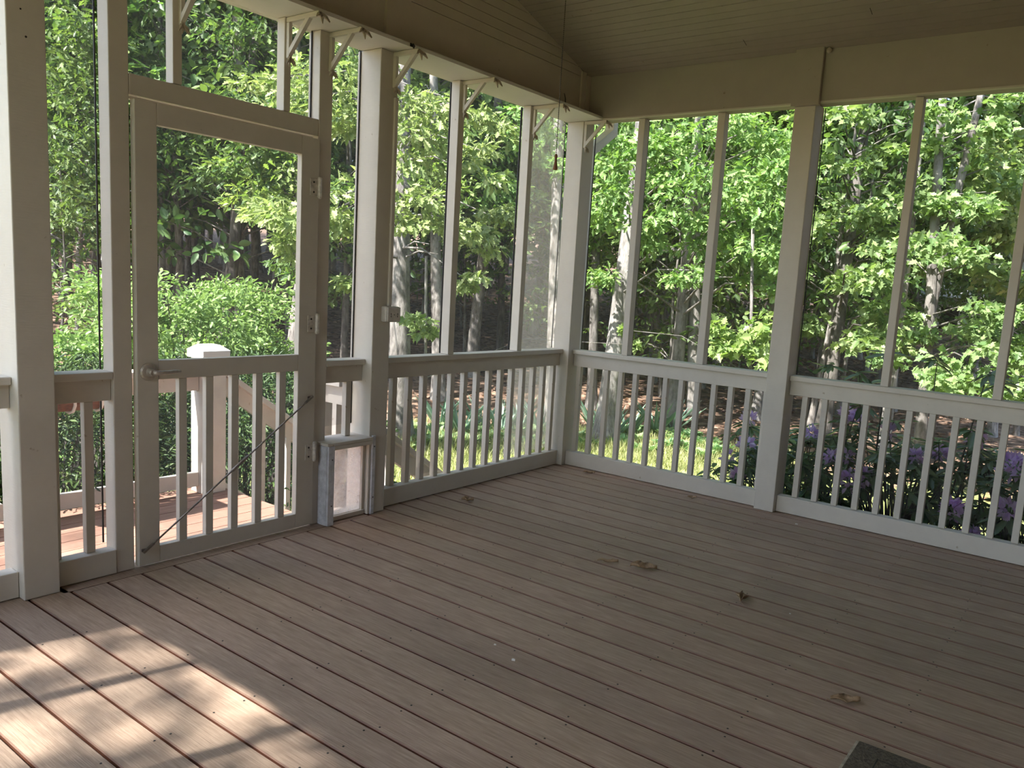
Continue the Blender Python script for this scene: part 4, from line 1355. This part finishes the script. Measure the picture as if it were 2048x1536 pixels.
rhodo('tall rhododendron shoots rising above the railing in the last full pane', 1.0, -2.50, .45, 2.0, 35, [], 14)

# ---- lawn edge plants, grass, litter
def clump(name, label, cat, u, v, n, L, kind, mat, spread, up, group=None):
    d = CF + CR*(u-PPX)/FPX - CU*(v-PPY)/FPX
    z = -1.0
    for _ in range(6):
        t = (z-CAM[2])/d[2]; q = CAM+d*t; z = float(ground_z(q[0], q[1]))
    c = np.array([q[0], q[1], z])
    root = thing(name, label, cat, c, group)
    an = rng.uniform(0, 2*PI, n)
    D = np.stack([np.cos(an)*spread, np.sin(an)*spread, np.full(n, up)], -1)*rng.uniform(.6, 1.3, (n, 1)) + rng.normal(size=(n, 3))*.12
    D[:, 2] = np.abs(D[:, 2])
    N = np.stack([-np.cos(an), -np.sin(an), np.full(n, .6)], -1) + rng.normal(size=(n, 3))*.3
    P = c + np.stack([np.cos(an)*.08, np.sin(an)*.08, np.zeros(n)], -1)*rng.random((n, 1))
    lv = Leaves(); lv.add(P, D, N, L*rng.uniform(.65, 1.15, n), rng.random(n))
    link('leaves', lv.mesh('leaves', kind, M[mat], c), root)
IR = 'iris clumps along the lawn edge'
k = 0
for (u, v) in ((1190, 865), (1222, 880), (1252, 872), (1310, 868), (1345, 862), (960, 862), (1000, 870), (880, 855), (1040, 862), (920, 868), (1080, 866)):
    where = 'left' if u < 1120 else 'right'
    clump('iris_plant', f'blue-green sword-leaved iris clump by the lawn {where} of the corner post', 'plant', u, v, 20, .60, 'sword', 'iris', .45, 1.0, IR + ' ' + where)
for (u, v) in ((1290, 905), (1330, 895), (1365, 900), (1400, 915), (1170, 895), (1150, 880), (840, 880), (805, 900), (1020, 885), (1060, 890), (980, 880), (900, 885), (860, 890), (1235, 890), (1440, 905), (1265, 885), (940, 888), (1195, 872), (1215, 868), (1240, 866), (1275, 870), (1300, 866), (1330, 872), (1350, 880), (1380, 876), (1410, 892), (790, 868), (820, 862), (850, 866), (870, 874), (890, 866), (920, 860), (945, 870), (970, 864), (1010, 862), (1030, 870), (1050, 864), (1070, 872), (1090, 868)):
    where = 'left' if u < 1120 else 'right'
    clump('leafy_plant', f'low leafy plant at the lawn edge {where} of the corner post', 'plant', u, v, 80, .20, 'oval', 'herb', .8, .75, 'low plants at the lawn edge ' + where)

def scatter(n, d0, d1, u0, u1):
    out = []
    while len(out) < n:
        x = rng.uniform(-3, 26, 4000); y = rng.uniform(-4, 26, 4000)
        d = ground_d(x, y)
        ok = (d > d0) & (d < d1)
        P = np.stack([x, y, ground_z(x, y)], -1)[ok]
        q = P - CAM
        z = q @ CF
        u = PPX + FPX*(q @ CR)/z
        P = P[(z > 1) & (u > u0) & (u < u1)]
        out += list(P)
    return np.array(out[:n])
P = scatter(32000, .5, 6.9, 720, 1620)
n = len(P)
D = np.stack([rng.normal(size=n)*.35, rng.normal(size=n)*.35, np.ones(n)], -1)
gl = link('lawn_grass', leaf_mesh('lawn_grass', 'blade', P, D, rng.normal(size=(n, 3)), rng.uniform(.07, .20, n), rng.random(n), M['grass']))
tag(gl, 'sunlit lawn grass beyond the porch railings', 'grass', kind='stuff')
P = scatter(12000, 5.8, 24, -100, 2150); P[:, 2] += .02
n = len(P)
an = rng.uniform(0, 2*PI, n)
fl = link('fallen_leaves', leaf_mesh('fallen_leaves', 'oval', P, np.stack([np.cos(an), np.sin(an), rng.normal(size=n)*.25], -1), np.array([0, 0, 1.])+rng.normal(size=(n, 3))*.35, rng.uniform(.08, .15, n), rng.random(n), M['litter']))
tag(fl, 'brown fallen leaves covering the floor of the wood', 'leaves', kind='stuff')

# ---- neighbour's house far off between the trunks
hc = at(1880, 640, 40)
r = thing('house', 'pale grey house far off between the trunks on the right', 'house', (hc[0], hc[1], -.5))
hx, hy = float(hc[0]), float(hc[1])
obj('wall', MB().box(hx, hx+7, hy-5, hy+4, -1.2, 2.0), M['far_siding'], r)
for i in range(9):
    pass
lap = MB()
z = -1.0
while z < 1.95:
    lap.box(hx-.03, hx-.001, hy-5, hy+4, z, z+.12); z += .2
obj('siding_courses', lap, M['far_siding'], r)
rfm = MB().prism([(hx-.5, hy-5.3, 1.9), (hx+3.5, hy-5.3, 3.4), (hx+7.5, hy-5.3, 1.9)], (0, 9.6, 0))
obj('roof', rfm, M['far_roof'], r)
for yy in (-3.2, -.4, 2.2):
    wdw = obj('window', MB().box(hx-.07, hx-.031, hy+yy-.5, hy+yy+.5, .2, 1.5), M['gutter'], r)
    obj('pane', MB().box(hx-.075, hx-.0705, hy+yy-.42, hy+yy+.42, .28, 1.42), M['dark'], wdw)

# ================================================================== LIGHT
w = bpy.data.worlds.new('world'); scn.world = w; w.use_nodes = True
nt = w.node_tree; nt.nodes.clear()
wo = nt.nodes.new('ShaderNodeOutputWorld'); bg = nt.nodes.new('ShaderNodeBackground')
sk = nt.nodes.new('ShaderNodeTexSky'); sk.sky_type = 'NISHITA'; sk.sun_disc = False
SUN_EL, SUN_AZ = math.radians(52), (-.968, .25)
sk.sun_elevation = SUN_EL
sk.sun_rotation = math.atan2(SUN_AZ[0], SUN_AZ[1])
sk.air_density = 1.0; sk.dust_density = 1.5; sk.ozone_density = 1.0
nt.links.new(sk.outputs[0], bg.inputs['Color']); bg.inputs['Strength'].default_value = .31
nt.links.new(bg.outputs[0], wo.inputs['Surface'])
sd = bpy.data.lights.new('sun', 'SUN'); sd.energy = 12.5; sd.angle = math.radians(.8); sd.color = (1, .96, .90)
so = bpy.data.objects.new('sun', sd); col.objects.link(so)
sdir = Vector((SUN_AZ[0]*math.cos(SUN_EL), SUN_AZ[1]*math.cos(SUN_EL), math.sin(SUN_EL)))
so.rotation_euler = sdir.to_track_quat('Z', 'Y').to_euler()
so.location = (-20, 6, 30)

scn.view_settings.view_transform = 'Standard'
scn.view_settings.look = 'None'
scn.view_settings.gamma = 1.0
scn.view_settings.exposure = 0.97
scn.view_settings.use_curve_mapping = False
cy = scn.cycles
cy.max_bounces = 5; cy.diffuse_bounces = 4; cy.glossy_bounces = 2; cy.transmission_bounces = 3; cy.transparent_max_bounces = 8
cy.caustics_reflective = False; cy.caustics_refractive = False
cy.use_adaptive_sampling = True; cy.adaptive_threshold = .07; cy.adaptive_min_samples = 20
cy.sample_clamp_indirect = 8
